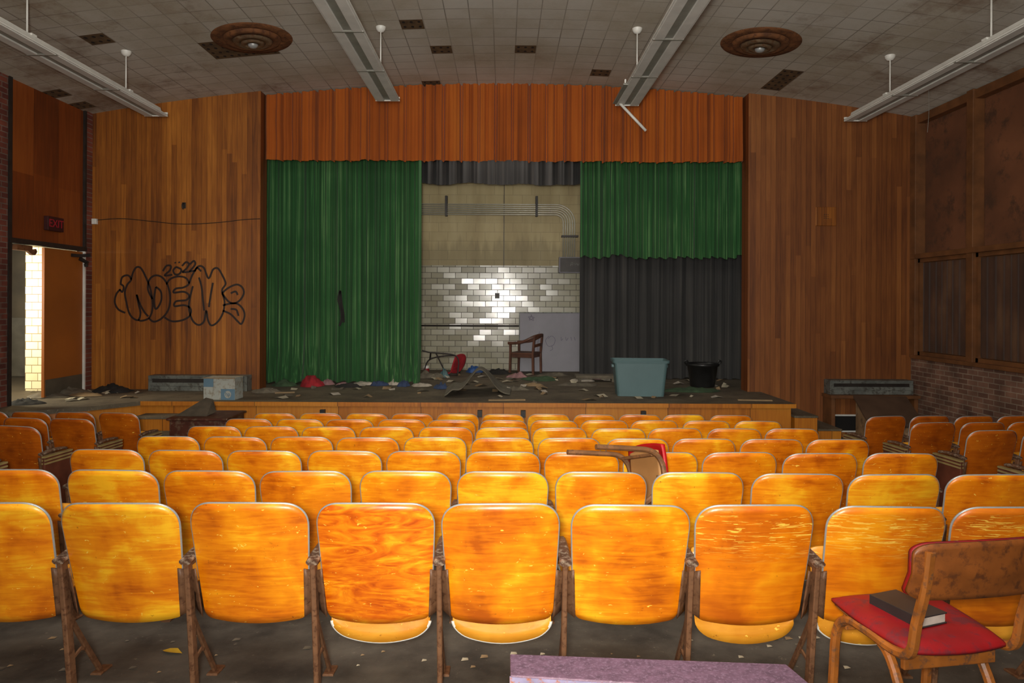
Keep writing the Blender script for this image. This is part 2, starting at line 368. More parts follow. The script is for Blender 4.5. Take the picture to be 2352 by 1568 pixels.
def rect(w,h,b=0.004):
    w/=2;h/=2
    return [(-w+b,-h),(w-b,-h),(w,-h+b),(w,h-b),(w-b,h),(-w+b,h),(-w,h-b),(-w,-h+b)]
def lathe(name,prof,mat,parent=None,n=40,center=(0,0,0),sy=1.0,smooth=True):
    V=[];Fc=[];m=len(prof)
    for i in range(n):
        a=2*math.pi*i/n
        for r,z in prof: V.append((center[0]+r*math.cos(a),center[1]+sy*r*math.sin(a),center[2]+z))
    for i in range(n):
        for j in range(m-1):
            i2=(i+1)%n; Fc.append((i*m+j,i2*m+j,i2*m+j+1,i*m+j+1))
    return obj(name,V,Fc,mat,parent,smooth)
def ribbons(name,lines,w,place,mat,parent=None,k=6):
    V=[];Fc=[]
    for L in lines:
        P=catmull([Vector((a,b,0)) for a,b in L],k)
        base=len(V)
        for i,p in enumerate(P):
            t=(P[min(i+1,len(P)-1)]-P[max(i-1,0)]); 
            if t.length<1e-6: t=Vector((1,0,0))
            t.normalize(); nn=Vector((-t.y,t.x,0))*w/2
            V.append(place(*(p+nn)[:2])); V.append(place(*(p-nn)[:2]))
        for i in range(len(P)-1):
            a=base+2*i; Fc.append((a,a+1,a+3,a+2))
    return obj(name,V,Fc,mat,parent)
def text(name,s,size,mat,parent,loc,rot,ext=0.002,align='CENTER'):
    cu=bpy.data.curves.new(name,'FONT'); cu.body=s; cu.size=size; cu.extrude=ext; cu.align_x=align; cu.align_y='CENTER'
    t=bpy.data.objects.new(name,cu); C.objects.link(t)
    dg=bpy.context.evaluated_depsgraph_get(); me=bpy.data.meshes.new_from_object(t.evaluated_get(dg))
    bpy.data.objects.remove(t); me.name=name; me.materials.clear(); me.materials.append(mat)
    o=bpy.data.objects.new(name,me); C.objects.link(o); o.parent=parent; o.location=loc; o.rotation_euler=rot
    return o
# ================= ROOM SHELL
XL,XR=-6.8,6.72; YB=14.7; YW=11.25; YN=-1.5
V=[(XL-0.2,YN,fz(YN)),(XR+0.3,YN,fz(YN)),(XR+0.3,9.9,fz(9.9)),(XL-0.2,9.9,fz(9.9)),(XR+0.3,YW+0.3,fz(9.9)),(XL-0.2,YW+0.3,fz(9.9))]
o=obj('floor',V,[(0,1,2,3),(3,2,4,5)],M['floor']); struct(o)
FZ=fz(9.9)
T=0.305
def cgrid():
    xs=[(i-0.5)*T for i in range(-23,25)]; ys=[j*T for j in range(-5,39)]
    miss=set()
    for px,py,nx in [(928,57,1),(1003,118,1),(1217,113,1),(1362,160,1),(973,187,1),(250,97,1),(480,120,1),(545,127,3),(1805,165,1),(1785,180,1),(1762,197,1),(120,210,1),(175,240,1)]:
        zc=3.5
        for _ in range(5):
            Y=F*zc/(CY-py); X=WX(px,Y); zc=ceilz(X)-H
        i=int(math.floor(X/T+0.5)); j=int(math.floor(Y/T))
        for a in range(nx): miss.add((i-(1 if nx==3 else 0)+a,j))
    V=[(x,y,ceilz(x)) for y in ys for x in xs]; nx=len(xs); Fc=[];mi=[]
    for j in range(len(ys)-1):
        for i in range(nx-1):
            Fc.append((j*nx+i,(j+1)*nx+i,(j+1)*nx+i+1,j*nx+i+1)); mi.append(1 if (i-23,j-5) in miss else 0)
    o=obj('ceiling',V,Fc,[M['ceil'],M['ceilmiss']]); 
    for p,k in zip(o.data.polygons,mi): p.material_index=k
    struct(o)
cgrid()
def wallfront(name,x0,x1,zb,mat):
    n=10; V=[];Fc=[]
    xs=[x0+(x1-x0)*i/n for i in range(n+1)]
    for yy in (YW,YW+0.3):
        for x in xs: V.append((x,yy,zb)); V.append((x,yy,ceilz(x)+0.02))
    k=2*(n+1)
    for i in range(n):
        Fc.append((2*i,2*i+2,2*i+3,2*i+1)); Fc.append((k+2*i,k+2*i+1,k+2*i+3,k+2*i+2))
    Fc.append((0,1,k+1,k)); Fc.append((2*n,k+2*n,k+2*n+1,2*n+1))
    o=obj(name,V,Fc,[mat,M['plankdark']]); o.data.polygons[-1].material_index=1; o.data.polygons[-2].material_index=1
    struct(o)
wallfront('wall_proscenium_left',XL,-4.01,ST,M['plankL'])
wallfront('wall_proscenium_right',4.03,XR,FZ,M['plankR'])
o=obj('wall_back',[(-7,YB,ST),(7,YB,ST),(7,YB,2.48),(-7,YB,2.48),(7,YB,6.2),(-7,YB,6.2)],[(0,1,2,3),(3,2,4,5)],[M['tile'],M['tan']]); o.data.polygons[1].material_index=1; struct(o)
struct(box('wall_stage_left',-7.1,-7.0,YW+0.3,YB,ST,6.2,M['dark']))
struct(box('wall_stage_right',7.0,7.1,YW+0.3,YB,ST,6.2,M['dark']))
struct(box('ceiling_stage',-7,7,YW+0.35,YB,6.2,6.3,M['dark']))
poly=[(XL,8.75),(-6.3,8.95),(-5.7,9.35),(-5.25,9.9),(-3.9,9.9),(4.25,9.9),(4.25,YW+0.02),(7,YW+0.3),(7,YB),(-7,YB),(-7,YW+0.2),(XL,YW)]
o=prism('floor_stage',poly,ST-0.06,ST,M['stagefloor']); struct(o)
poly2=[(XL,8.8),(-6.3,9.0),(-5.72,9.4),(-5.28,9.95),(-3.9,9.95),(4.2,9.95),(4.2,YW),(-6.8,YW)]
o=prism('wall_stage_front',poly2,FZ-0.02,ST-0.06,M['stagefront']); struct(o)
struct(box('trim_1',-5.25,4.25,9.885,9.9,ST-0.06,ST,M['stagefront']))
struct(box('wall_left',XL-0.2,XL,YN,9.38,-0.7,ceilz(XL)+0.05,M['brickL']))
struct(box('wall_left_corner',XL-0.2,XL+0.02,11.1,YW,-0.7,ceilz(XL)+0.05,M['brickLx']))
struct(box('wall_left_overdoor',XL-0.1,XL-0.02,9.38,11.1,2.53,ceilz(XL)+0.03,M['doorpanel']))
struct(multibox('trim_2',[(XL-0.12,XL+0.02,9.36,9.42,0.23,ceilz(XL)),(XL-0.12,XL+0.02,11.06,11.1,2.5,ceilz(XL)),(XL-0.12,XL+0.03,9.38,11.1,2.48,2.55)],M['darkmetal']))
struct(multibox('trim_3',[(XL-0.1,XL+0.01,11.07,11.1,ST,2.48)],M['white']))
d=struct(box('door_1',XL-0.06,XL-0.015,10.14,11.06,ST+0.01,2.47,M['doorleaf'],bev=0.004))
k=box('kick_plate',XL-0.014,XL-0.006,10.16,11.04,ST+0.03,0.50,M['kick'],d)
k=sweep('door_closer',[[(XL+0.0,10.75,2.40),(XL+0.05,10.9,2.40),(XL+0.12,11.02,2.42)],[(XL,10.95,2.36),(XL+0.06,11.05,2.3),(XL+0.1,10.95,2.25)]],rect(0.05,0.05),M['darkmetal'],d)
clo=empty('door_closer',(XL-0.05,9.75,2.36),'rusty door closer arm hanging over the open doorway','door closer')
sweep('closer_arm',[catmull([(0,-0.2,0.06),(0.03,-0.05,0.08),(0.05,0.1,0.0),(0.02,0.2,0.05)])],rect(0.05,0.05),M['rust'],clo)
box('closer_body',-0.03,0.06,-0.22,0.1,0.03,0.11,M['rust'],clo,0.01)
struct(box('wall_corridor_tile',-7.70,-6.88,11.0,11.15,ST,3.0,M['tilewhite']))
struct(box('wall_corridor_far',-12,-6.9,13.2,13.3,ST,3.0,M['corr']))
struct(box('floor_corridor',-12,XL-0.0,9.0,13.2,ST-0.05,ST-0.002,M['corr']))
struct(box('ceiling_corridor',-12,XL-0.15,8.9,13.2,2.95,3.05,M['corr']))
struct(box('wall_corridor_side',-12.1,-12,9,13.3,ST,3.0,M['corr']))
struct(box('door_2',-9.62,-9.12,13.12,13.18,ST,1.35,M['kick']))
struct(box('wall_right',XR,XR+0.25,YN,YW,-0.7,0.82,M['brickR']))
struct(box('wall_right_upper',XR+0.14,XR+0.25,YN,YW,0.82,ceilz(XR)+0.04,M['board']))
posts=[11.17-1.36*i for i in range(9)]
L=[]
for i,y in enumerate(posts): L.append((XR-0.03,XR+0.14,y-0.07,y+0.07 if i else y+0.08,0.82,ceilz(XR)-0.01))
L.append((XR-0.05,XR+0.14,YN,11.2,2.42,2.5)); L.append((XR-0.05,XR+0.14,YN,11.2,0.80,0.86)); L.append((XR,XR+0.14,YN,11.2,ceilz(XR)-0.15,ceilz(XR)-0.02))
struct(multibox('trim_4',L,M['wframe'],bev=0.006))
for i in range(8):
    y1=posts[i]-0.07; y0=posts[i+1]+0.07
    w=struct(multibox('window_%d'%(i+1),[(XR+0.02,XR+0.09,y0,y0+0.05,0.86,2.42),(XR+0.02,XR+0.09,y1-0.05,y1,0.86,2.42),(XR+0.02,XR+0.09,y0,y1,0.86,0.92),(XR+0.02,XR+0.09,y0,y1,2.36,2.42),(XR+0.10,XR+0.12,y0,y1,0.86,2.42)],M['wframe']))
    def f(u,v,y0=y0,y1=y1,i=i):
        y=y0+0.06+(y1-y0-0.12)*u; return (XR+0.06+0.011*math.sin(y*44+i+0.8*math.sin(y*9)),y,0.93+1.42*v)
    V,Fc=surf(f,70,4); c=obj('window_curtain',V,Fc,M['winc'],None,True); tag(c,'dusty dark brown pleated drape filling a window bay','curtain','window drapes')
# ================= CURTAINS
def curtain(name,x0,x1,zt,zb,Y,mat,amp,per,seed,label,group=None,rag=0.03,grow=0.4,nv=14,drag=0.0,valance=False):
    nu=int((x1-x0)/0.012)
    ztf=zt if callable(zt) else (lambda x:zt); zbf=zb if callable(zb) else (lambda x:zb)
    def f(u,v):
        x=x0+(x1-x0)*u
        ph=2*math.pi*x/per+1.3*math.sin(x*1.9+seed)+0.6*math.sin(x*4.3+2*seed)
        if valance: ph=2*math.pi*x/per
        s=math.sin(ph); s2=math.sin(2.7*ph+seed)
        a=amp*(1-grow*v)
        if valance:
            q=(x/per+0.12*math.sin(x*2.1))%1.0
            pl=math.exp(-((q-0.5)/0.06)**2)
            yy=Y-a*(abs(math.sin(math.pi*q))**0.5)+a*2.0*pl+0.013*math.sin(x*2*math.pi/0.085+2*math.sin(x*3))
        else:
            yy=Y+a*(abs(s)**0.7*(1 if s>0 else -1)+0.3*s2)
        yy+=0.03*mnoise.noise(Vector((x*3,v*3,seed)))-drag*max(0,1-v*6)**2*(0.5+0.5*math.sin(x*3))
        b=zbf(x)+rag*mnoise.noise(Vector((x*2.2,seed,0)))+0.25*rag*math.sin(ph)
        z=b+(ztf(x)-b)*v
        return (x,yy,z)
    V,Fc=surf(f,nu,nv); o=obj(name,V,Fc,mat,None,True); tag(o,label,'curtain',group); return o
def zvb(x): return 4.04+0.012*abs(math.sin(x*math.pi/0.42))
curtain('stage_valance',-4.0,4.02,lambda x:ceilz(x)-0.015,zvb,YW+0.22,M['valance'],0.075,0.30,1.3,'rust orange velvet valance with gathered pleats above the stage',rag=0.02,grow=0.1,valance=True)
curtain('stage_curtain',-4.5,-1.47,4.9,ST+0.03,12.15,M['green'],0.07,0.17,2.1,'long green velvet stage curtain hanging to the stage floor, dusty hem',group='green stage curtains',rag=0.04,drag=0.15)
curtain('stage_curtain',1.36,4.5,4.9,2.50,12.15,M['green'],0.07,0.16,5.1,'short torn green velvet stage curtain with ragged hem, lower half missing',group='green stage curtains',rag=0.09)
curtain('black_border',-5,5,6.195,3.88,12.7,M['black'],0.05,0.22,3.3,'black pleated border drape across the top of the stage',rag=0.05)
curtain('black_curtain',1.46,5.2,5.0,ST+0.02,13.05,M['black'],0.03,0.2,4.2,'charcoal black back curtain hanging behind the torn green one',rag=0.03)
curtain('black_curtain',-6.0,-1.9,5.0,ST+0.02,13.05,M['black'],0.03,0.2,6.2,'charcoal black back curtain behind the long green one',rag=0.03)
o=ribbons('curtain_tear',[[(780,668),(777,690),(783,715),(784,735),(779,750)],[(781,670),(784,700),(788,720),(789,742)]],5,lambda a,b:(WX(a,12.0),12.02,WZ(b,12.0)),M['blackcloth']); tag(o,'narrow vertical tear in the green curtain showing black behind','tear')
# ================= THEATRE SEATS
ZT,ZB=0.85,0.300; HW=0.248; R1=0.10; R2=0.035
def bk(a,z):
    v=(z-ZB)/(ZT-ZB); taper=1-0.11*(1-v)**1.2
    return (a*HW*taper, 0.14*(1-v)+0.035*a*a*(0.6+0.4*v), z)
def corner(x,r,p=2.0):
    d=abs(x)-(HW-r)
    if d<=0: return 0
    return r-r*(max(0,1-(d/r)**p))**(1/p)
def backf(u,v):
    a=math.sin((u-0.5)*math.pi)
    zt=ZT-0.012*a*a-corner(a*HW,R1,2.3); zb=ZB+0.022*a*a+corner(a*HW,R2)
    return bk(a,zb+(zt-zb)*v)
def mkback(mat): 
    return thick('backrest',backf,28,16,(0,0.013,0),mat)
def trimpath(zlow=0.50):
    P=[]
    for i in range(6): P.append(bk(-1,zlow+(ZT-0.012-R1-zlow)*i/6))
    for i in range(41):
        a=math.sin((i/40-0.5)*math.pi); P.append(bk(a,ZT-0.012*a*a-corner(a*HW,R1,2.3)))
    for i in range(6): P.append(bk(1,(ZT-0.012-R1)+(zlow-(ZT-0.012-R1))*(i+1)/6))
    return [(p[0],p[1]+0.006,p[2]) for p in P]
def panf(u,v):
    a=math.sin((u-0.5)*math.pi); w=0.215
    r=0.07; d=abs(a*w)-(w-r); dr=0 if d<=0 else r-math.sqrt(max(0,r*r-d*d))
    zb=0.200+0.045*a*a+dr*0.6; zt=0.60-dr*0.3
    z=zb+(zt-zb)*v
    return (a*w,0.20+0.05*v-0.02*(1-v)**3+0.012*a*a,z)
def mkstd():
    V=[];Fc=[]
    def add(path,prof):
        v,f=sweepdata(path,prof); k=len(V); V.extend(v); Fc.extend([tuple(i+k for i in q) for q in f])
    add(catmull([(0,0.085,0.585),(0,0.105,0.45),(0,0.13,0.25),(0,0.16,-0.012)],4),rect(0.022,0.044))
    add(catmull([(0,0.12,0.36),(0,0.16,0.29),(0,0.25,0.15),(0,0.37,-0.030)],4),rect(0.014,0.028))
    add([(0,0.14,0.13),(0,0.22,0.15),(0,0.28,0.12)],rect(0.010,0.020))
    add([(0,0.08,0.57),(0,0.32,0.565)],rect(0.02,0.022))
    add([(0,0.12,-0.006),(0,0.205,-0.014)],rect(0.05,0.014)); add([(0,0.33,-0.026),(0,0.42,-0.034)],rect(0.05,0.014))
    return obj('standard_leg',V,Fc,M['iron'])
def armf(): 
    P=catmull([(0,0.06,0.592),(0,0.15,0.602),(0,0.28,0.602),(0,0.36,0.592)],5)
    return sweep('armrest',[P],rect(0.05,0.024,0.008),M['arm'])
def wing(s):
    f=lambda u,v:(s*(0.217+0.038*u+0.01*v),0.085+0.05*(1-v)+0.03*u-0.012,0.335+0.225*v-0.02*u*(1 if v>0.5 else -1))
    return thick('side_bracket',f,3,5,(0,0.006,0),M['iron'])
P0={'back':mkback(M['seat']),'back_scr':mkback(M['seat_scr']),'back_ring':mkback(M['seat_ring']),'back_side':mkback(M['seat_side'])}
P0['trim']=sweep('metal_edge',[trimpath()],circ(0.0055,8),M['trim'],up=(0,1,0),smooth=True)
P0['pan']=thick('seat_pan',panf,22,10,(0,0.014,0),M['pan'])
P0['pantrim']=sweep('seat_pan_edge',[[tuple(Vector(panf(i/30,0))+Vector((0,0.007,0))) for i in range(31)]],circ(0.007,8),M['white'],up=(0,1,0),smooth=True)
def downf(u,v):
    a=math.sin((u-0.5)*math.pi); w=0.215; y0=0.17+0.02*a*a; y1=0.56-0.05*a*a
    return (a*w,y0+(y1-y0)*v,0.40+0.035*v+0.012*a*a)
P0['pandown']=thick('seat_pan',downf,18,8,(0,0,-0.014),M['pan'])
P0['std']=mkstd(); P0['arm']=armf(); P0['wl']=wing(-1); P0['wr']=wing(1)
P0['panel']=box('end_panel',-0.014,0.014,0.06,0.40,-0.0,0.56,M['endpanel'],None,0.006)
P0['stripe']=box('end_panel_stripe',-0.018,0.018,0.06,0.40,0.50,0.515,M['cream'])
for k,p in P0.items(): C.objects.unlink(p)
def cp(key,parent,loc=(0,0,0),rot=None):
    o=P0[key].copy(); C.objects.link(o); o.parent=parent; o.location=loc
    if rot: o.rotation_euler=rot
    return o
S=0.53; P=0.853
def seat(X,Y,rotz,kind,down,label,group,right_std=False,left_std=True,panel=0,edge=True):
    e=empty('theater_seat',(X,Y,fz(Y)),label,'theater seat',rotz,group)
    tilt=(random.uniform(-0.02,0.02),random.uniform(-0.012,0.012),0)
    cp(kind,e,rot=tilt)
    cp('trim',e,rot=tilt)
    if down: cp('pandown',e)
    else:
        cp('pan',e)
        if edge: cp('pantrim',e)
    cp('wl',e); cp('wr',e)
    if left_std: cp('std',e,(-S/2,0,0)); cp('arm',e,(-S/2,0,0))
    if right_std: cp('std',e,(S/2,0,0)); cp('arm',e,(S/2,0,0))
    if panel:
        cp('panel',e,(panel*(S/2+0.03),0,0))
        for q in range(3): cp('stripe',e,(panel*(S/2+0.03),0,0.03*q))
    return e
for n in range(7):
    Y=2.79+P*n
    for k in range(-5,6):
        kind='back'; lab='glossy orange plywood theater seat with steel-edged back'
        if n==0:
            down=k in(1,-2,-3,-4,-5,5)
            if k==-1: kind='back_ring'; lab='orange plywood theater seat with swirling dark grain, seat tipped up'
            elif k in (2,3,4): kind='back_scr'; lab='orange plywood theater seat with pale scratches across its back'
            else: lab+=', seat folded down' if down else ', seat tipped up'
        else:
            down=random.random()<0.3
        seat(k*S,Y,0,kind,down,lab,'center block theater seats',right_std=(k==5),edge=not(n==0 and k==2))
for sgn in (-1,1):
    for n in (2,3,4,5,6):
        for j in range(4):
            a0=math.radians(6); a=sgn*a0
            X=sgn*(4.45+0.545*j*math.cos(a0)); Y=2.79+P*n-0.06+0.545*j*math.sin(a0)
            if n<4 and j>0: continue
            seat(X,Y,a,'back_side',random.random()<0.3,'dull brown-orange plywood theater seat in the angled side block','side block theater seats',right_std=(sgn<0 and j==0) or (sgn>0 and j==3),panel=(-sgn if j==0 else 0))
for p in P0.values(): bpy.data.objects.remove(p)
# ================= SCHOOL CHAIRS
def schoolchair(e,framem,redm,rim=0.96,pad=0.010):
    for s in (-1,1):
        pth=catmull([(s*.195,.40,0.0),(s*.195,.385,.20),(s*.195,.365,.36),(s*.195,.30,.425),(s*.195,.20,.435),(s*.19,.06,.43),(s*.19,-.01,.46),(s*.19,-.035,.56),(s*.19,-.07,.68),(s*.19,-.09,.805)],7)
        sweep('side_frame',[pth],rect(0.033,0.030,0.008),framem,e,smooth=False)
        p2=catmull([(s*.165,.22,.42),(s*.165,.12,.38),(s*.17,.03,.22),(s*.18,-.06,0.0)],6)
        sweep('rear_leg',[p2],rect(0.03,0.032,0.008),framem,e)
    def sf(u,v):
        a=2*u-1; b=2*v-1
        k=1/(1+0.10*(a*a*b*b))
        w=0.215-0.02*(1-v)
        return (a*w*k, 0.205+b*0.215*k, 0.452+0.026*(1-abs(a)**6)*(1-abs(b)**6)-0.006*math.cos(a*1.4)+0.012*v)
    thick('seat_cushion',sf,24,24,(0,0,-pad),redm,e)
    def sb(u,v):
        x,y,z=sf(u,v); return (x*rim,0.205+(y-0.205)*rim,0.456-pad+0.006*v)
    thick('seat_board',sb,16,16,(0,0,-0.012),M['ply'],e)
    def bf(u,v):
        a=math.sin((u-0.5)*math.pi); w=0.235
        d=max(0,abs(a)-0.75)/0.25; r=0.03*(1-math.sqrt(max(0,1-d*d)))
        z0=0.640+r+0.01*(1-a*a); z1=0.822-r+0.012*(1-a*a)
        return (a*w,-.062-0.04*(1-a*a)+0.012*abs(v-.5)*2-0.03*v,z0+(z1-z0)*v)
    thick('backrest',bf,24,10,(0,0.012,0),M['brownback'],e)
    def cf(u,v):
        x,y,z=bf(u,v); return (x,y+0.013,z)
    thick('backrest_cushion',cf,24,10,(0,0.014,0),redm,e)
    box('rear_apron',-.17,.17,.045,.065,.37,.425,framem,e,0.004)
    box('front_apron',-.18,.18,.335,.355,.37,.425,framem,e,0.004)
fy=2.31
ch=empty('chair',(1.555,fy,fz(fy)),'worn bentwood school chair with red vinyl seat holding a black book','chair',math.radians(9))
ch.scale=(1.05,1.0,1.05)
schoolchair(ch,M['bent'],M['red'])
ch2=empty('chair',(0.50,4.02,0.41),'overturned bentwood chair with red cushion lying across theater seats','chair')
ch2.rotation_mode='QUATERNION'
R=Matrix(((0,0,1),(1,0,0),(0,1,0)))
R=Matrix.Rotation(math.radians(20),3,'Z')@Matrix.Rotation(math.radians(2),3,'Y')@Matrix.Rotation(math.radians(-16),3,'X')@R
ch2.rotation_quaternion=R.to_quaternion(); schoolchair(ch2,M['bentdark'],M['redbright'],0.84,0.026)
bkz=fz(fy)+(0.452+0.022)*1.05
bo=empty('book',(1.49,fy+0.20,bkz+0.003),'thick black hardcover book with pale page edges','book',math.radians(20))
box('page_block',-.062,.062,-.10,.10,.004,.034,M['pages'],bo,0.001)
multibox('cover',[(-.068,.067,-.104,.104,0,.004),(-.068,.067,-.104,.104,.034,.039),(-.068,-.062,-.104,.104,0.003,.036)],M['cover'],bo,0.0015)
z1=0.75
pb=empty('purple_shelf_unit',(0.0,0,0),'narrow purple painted wooden shelf unit with chipped edges','shelf unit')
pf=fz(1.75)
prism('top_board',[(0.022,1.705),(0.765,1.63),(0.735,1.765),(0.022,1.81)],z1-0.035,z1,M['purple'],pb,0.003)
prism('chipped_front_edge',[(0.020,1.703),(0.767,1.628),(0.767,1.6325),(0.020,1.7085)],z1-0.037,z1-0.004,M['chip'],pb)
prism('side_board',[(0.03,1.715),(0.05,1.713),(0.05,1.80),(0.03,1.80)],pf,z1-0.035,M['purple'],pb)
prism('side_board',[(0.735,1.645),(0.755,1.643),(0.735,1.755),(0.72,1.755)],pf,z1-0.035,M['purple'],pb)
prism('shelf_board',[(0.05,1.715),(0.735,1.65),(0.72,1.755),(0.05,1.80)],0.42,0.44,M['purple'],pb)
prism('shelf_board',[(0.05,1.715),(0.735,1.65),(0.72,1.755),(0.05,1.80)],pf+0.06,pf+0.08,M['purple'],pb)
lf=obj('fallen_leaf',[(0,0,0),(.03,.02,.008),(.07,.025,.012),(.12,.0,.004),(.07,-.025,.010),(.03,-.018,.006),(.06,0,0.0)],[(0,6,1),(1,6,2),(2,6,3),(3,6,4),(4,6,5),(5,6,0)],M['leaf'],None,True)
lf.location=(-1.68,3.38,fz(3.38)+0.006); lf.rotation_euler=(-0.09,0,-0.3); tag(lf,'dry yellow leaf on the dirty concrete floor','leaf')
# ================= LIGHT FIXTURES
def fixture(X,zf,yend,ynear,stems,label):
    e=empty('ceiling_light',(X,yend,zf),label,'ceiling light',0,'fluorescent ceiling fixtures')
    Ln=ynear-yend
    w=0.17
    prof=[(-0.06,0.10),(0.06,0.10),(0.075,0.055),(w,0.0),(w,-0.02),(w-0.012,-0.02),(w-0.012,-0.005),(-w+0.012,-0.005),(-w+0.012,-0.02),(-w,-0.02),(-w,0.0),(-0.075,0.055)]
    V=[(x,yy,z) for yy in (0,Ln) for x,z in prof]; n=len(prof)
    Fc=[(i,(i+1)%n,n+(i+1)%n,n+i) for i in range(n)]+[tuple(range(n)),tuple(reversed(range(n,2*n)))]
    obj('housing',V,Fc,M['white'],e)
    box('lens',-w+0.014,-0.045,Ln,-0.01,-0.030,-0.006,M['lens'],e,0.006); box('lens',0.045,w-0.014,Ln,-0.01,-0.030,-0.006,M['lens'],e,0.006)
    box('center_reflector',-0.043,0.043,Ln,-0.01,-0.014,-0.005,M['lensgrey'],e)
    box('end_plate',-w,w,-0.012,0.0,-0.03,0.03,M['white'],e)
    y=-0.02
    while y>Ln+0.3: 
        y-=1.22; box('joint_bar',-w+0.005,w-0.005,y-0.015,y+0.015,-0.032,-0.004,M['lensgrey'],e)
    for ys in stems:
        hc=ceilz(X)-zf
        sweep('stem',[[(0,ys-yend,0.09),(0,ys-yend,hc)]],circ(0.010,8),M['white'],e,up=(1,0,0),smooth=True)
        lathe('canopy',[(0.001,hc-0.07),(0.035,hc-0.065),(0.06,hc-0.035),(0.068,hc-0.0)],M['white'],e,20,(0,ys-yend,0))
        box('mount_bracket',-0.08,0.08,ys-yend-0.04,ys-yend+0.04,0.085,0.11,M['white'],e,0.004)
    return e
fixture(-1.64,H+2.86,9.62,4.6,[9.05,7.0,5.2],'white twin-tube fluorescent fixture hung from the tiled ceiling on stems')
fr=fixture(1.76,H+2.86,9.80,4.6,[9.05,7.0,5.2],'white fluorescent fixture with broken reflector and tube dangling')
fixture(-5.07,H+2.72,9.95,4.9,[9.15,7.25,5.4],'long white fluorescent fixture hung near the brick exit wall')
fixture(5.17,H+2.72,10.05,4.9,[9.15,7.25,5.4],'long white fluorescent fixture hung near the boarded windows')
e=fr
sweep('dangling_tube',[[(WX(1418,9.7)-1.76,-0.1,WZ(232,9.7)-e.location.z),(WX(1482,9.7)-1.76,-0.1,WZ(299,9.7)-e.location.z)]],circ(0.02,10),M['white'],e,up=(0,1,0),smooth=True)
sweep('hanging_reflector',[[(-0.17,-0.95,-0.02),(WX(1413,9.72)-1.76,-0.08,WZ(236,9.72)-e.location.z)]],rect(0.09,0.02),M['lensgrey'],e,up=(1,0,0))
sweep('hanging_reflector',[[(-0.19,-0.95,0.02),(WX(1425,9.72)-1.76,-0.08,WZ(228,9.72)-e.location.z)]],rect(0.02,0.05),M['white'],e,up=(1,0,0))
for px,py in ((577,90),(1744,95)):
    zc=3.5
    for _ in range(5):
        Y=F*zc/(CY-py); X=WX(px,Y); zc=ceilz(X)-H
    e=empty('ceiling_diffuser',(X,Y,ceilz(X)-0.004),'round rusty ceiling air diffuser with concentric rings','ceiling vent',0,'ceiling diffusers')
    e.rotation_euler=(0,math.atan(1.2*X/46.24),0)
    lathe('outer_ring',[(0.52,0.0),(0.51,-0.012),(0.40,-0.02),(0.37,-0.012),(0.36,0.0)],M['rust'],e,56)
    lathe('cone_ring',[(0.37,-0.01),(0.35,-0.045),(0.27,-0.055),(0.26,-0.02)],M['rust'],e,48)
    lathe('cone_ring',[(0.26,-0.03),(0.235,-0.07),(0.17,-0.08),(0.16,-0.04)],M['rustgrey'],e,48)
    lathe('cone_ring',[(0.16,-0.05),(0.14,-0.09),(0.09,-0.10),(0.08,-0.06)],M['rustgrey'],e,40)
    lathe('center_cap',[(0.07,-0.07),(0.06,-0.11),(0.035,-0.13),(0.001,-0.135)],M['trim'],e,32)
# ================= WALL ITEMS
ex=empty('exit_sign',(XL+0.0,10.3,2.835),'red EXIT sign box mounted on the wood panel above the doorway','exit sign')
box('sign_box',-0.02,0.05,-0.18,0.18,-0.105,0.105,M['exitbox'],ex,0.006)
text('sign_lettering','EXIT',0.165,M['inkred'],ex,(0.053,0,0),(math.pi/2,0,math.pi/2),0.002)
G=[[(276,668),(267,680),(264,698),(272,714),(288,722)],[(277,655),(281,640),(294,636),(301,646),(292,658),(287,676),(291,700),(297,722),(306,734),(318,738),(323,722),(318,700),(314,680)],
[(301,646),(306,628),(314,617),(324,620),(334,638),(344,662),(350,690),(350,716),(342,734),(326,740),(318,738)],
[(314,680),(322,702),(332,720),(341,730)],[(276,655),(284,662),(281,674),(275,668)],
[(350,690),(340,668),(343,646),(356,636),(372,640),(385,658),(391,686),(387,714),(372,734),(354,742),(342,734)],
[(358,662),(369,672),(371,690),(365,706),(357,712),(354,690),(358,662)],
[(382,656),(391,644),(408,638),(426,641),(434,654),(422,663),(404,666),(399,675),(422,673),(434,681),(428,692),(405,695),(401,706),(424,704),(438,712),(436,728),(420,738),(396,741),(378,732)],
[(434,654),(441,636),(449,622),(457,614),(468,618),(479,642),(489,622),(500,619),(510,634),(518,654),(510,670),(516,696),(512,722),(500,742),(486,750),(478,738),(474,716),(469,740),(458,749),(446,743),(438,728),(434,706),(438,680),(443,660)],
[(457,640),(463,662),(466,690),(469,716)],[(489,652),(484,680),(480,708)],[(449,622),(453,618),(462,626)],
[(510,676),(524,664),(543,656),(556,662),(560,676),(551,692),(537,699),(524,694),(510,676)],[(530,676),(541,672),(546,680)],
[(512,704),(528,700),(545,700),(558,712),(562,728),(555,746),(546,740),(530,724),(512,716)],[(530,712),(543,714),(548,728)],
[(374,626),(382,614),(392,614),(390,624),(378,636),(396,634)],[(404,616),(398,624),(402,633),(412,632),(416,622),(404,616)],[(418,614),(427,605),(434,610),(427,621),(419,628),(436,627)],[(436,610),(445,602),(448,610),(441,620),(436,626),(450,624)],
[(402,605),(403,608)],[(411,604),(412,607)]]
o=ribbons('graffiti',G,4.4,lambda a,b:(WX(a,YW),YW-0.003,WZ(b,YW)),M['ink']); tag(o,'black spray painted bubble letter graffiti with 2022 on wood planks','graffiti')
wv=catmull([(WX(x,YW),YW-0.012,WZ(y,YW)) for x,y in ((215,510),(280,506),(350,512),(420,518),(500,514),(560,507),(597,505))],6)
o=sweep('wall_cable',[wv],circ(0.006,6),M['darkmetal'],None,up=(0,1,0)); tag(o,'thin dark cable sagging along the wood plank wall','cable')
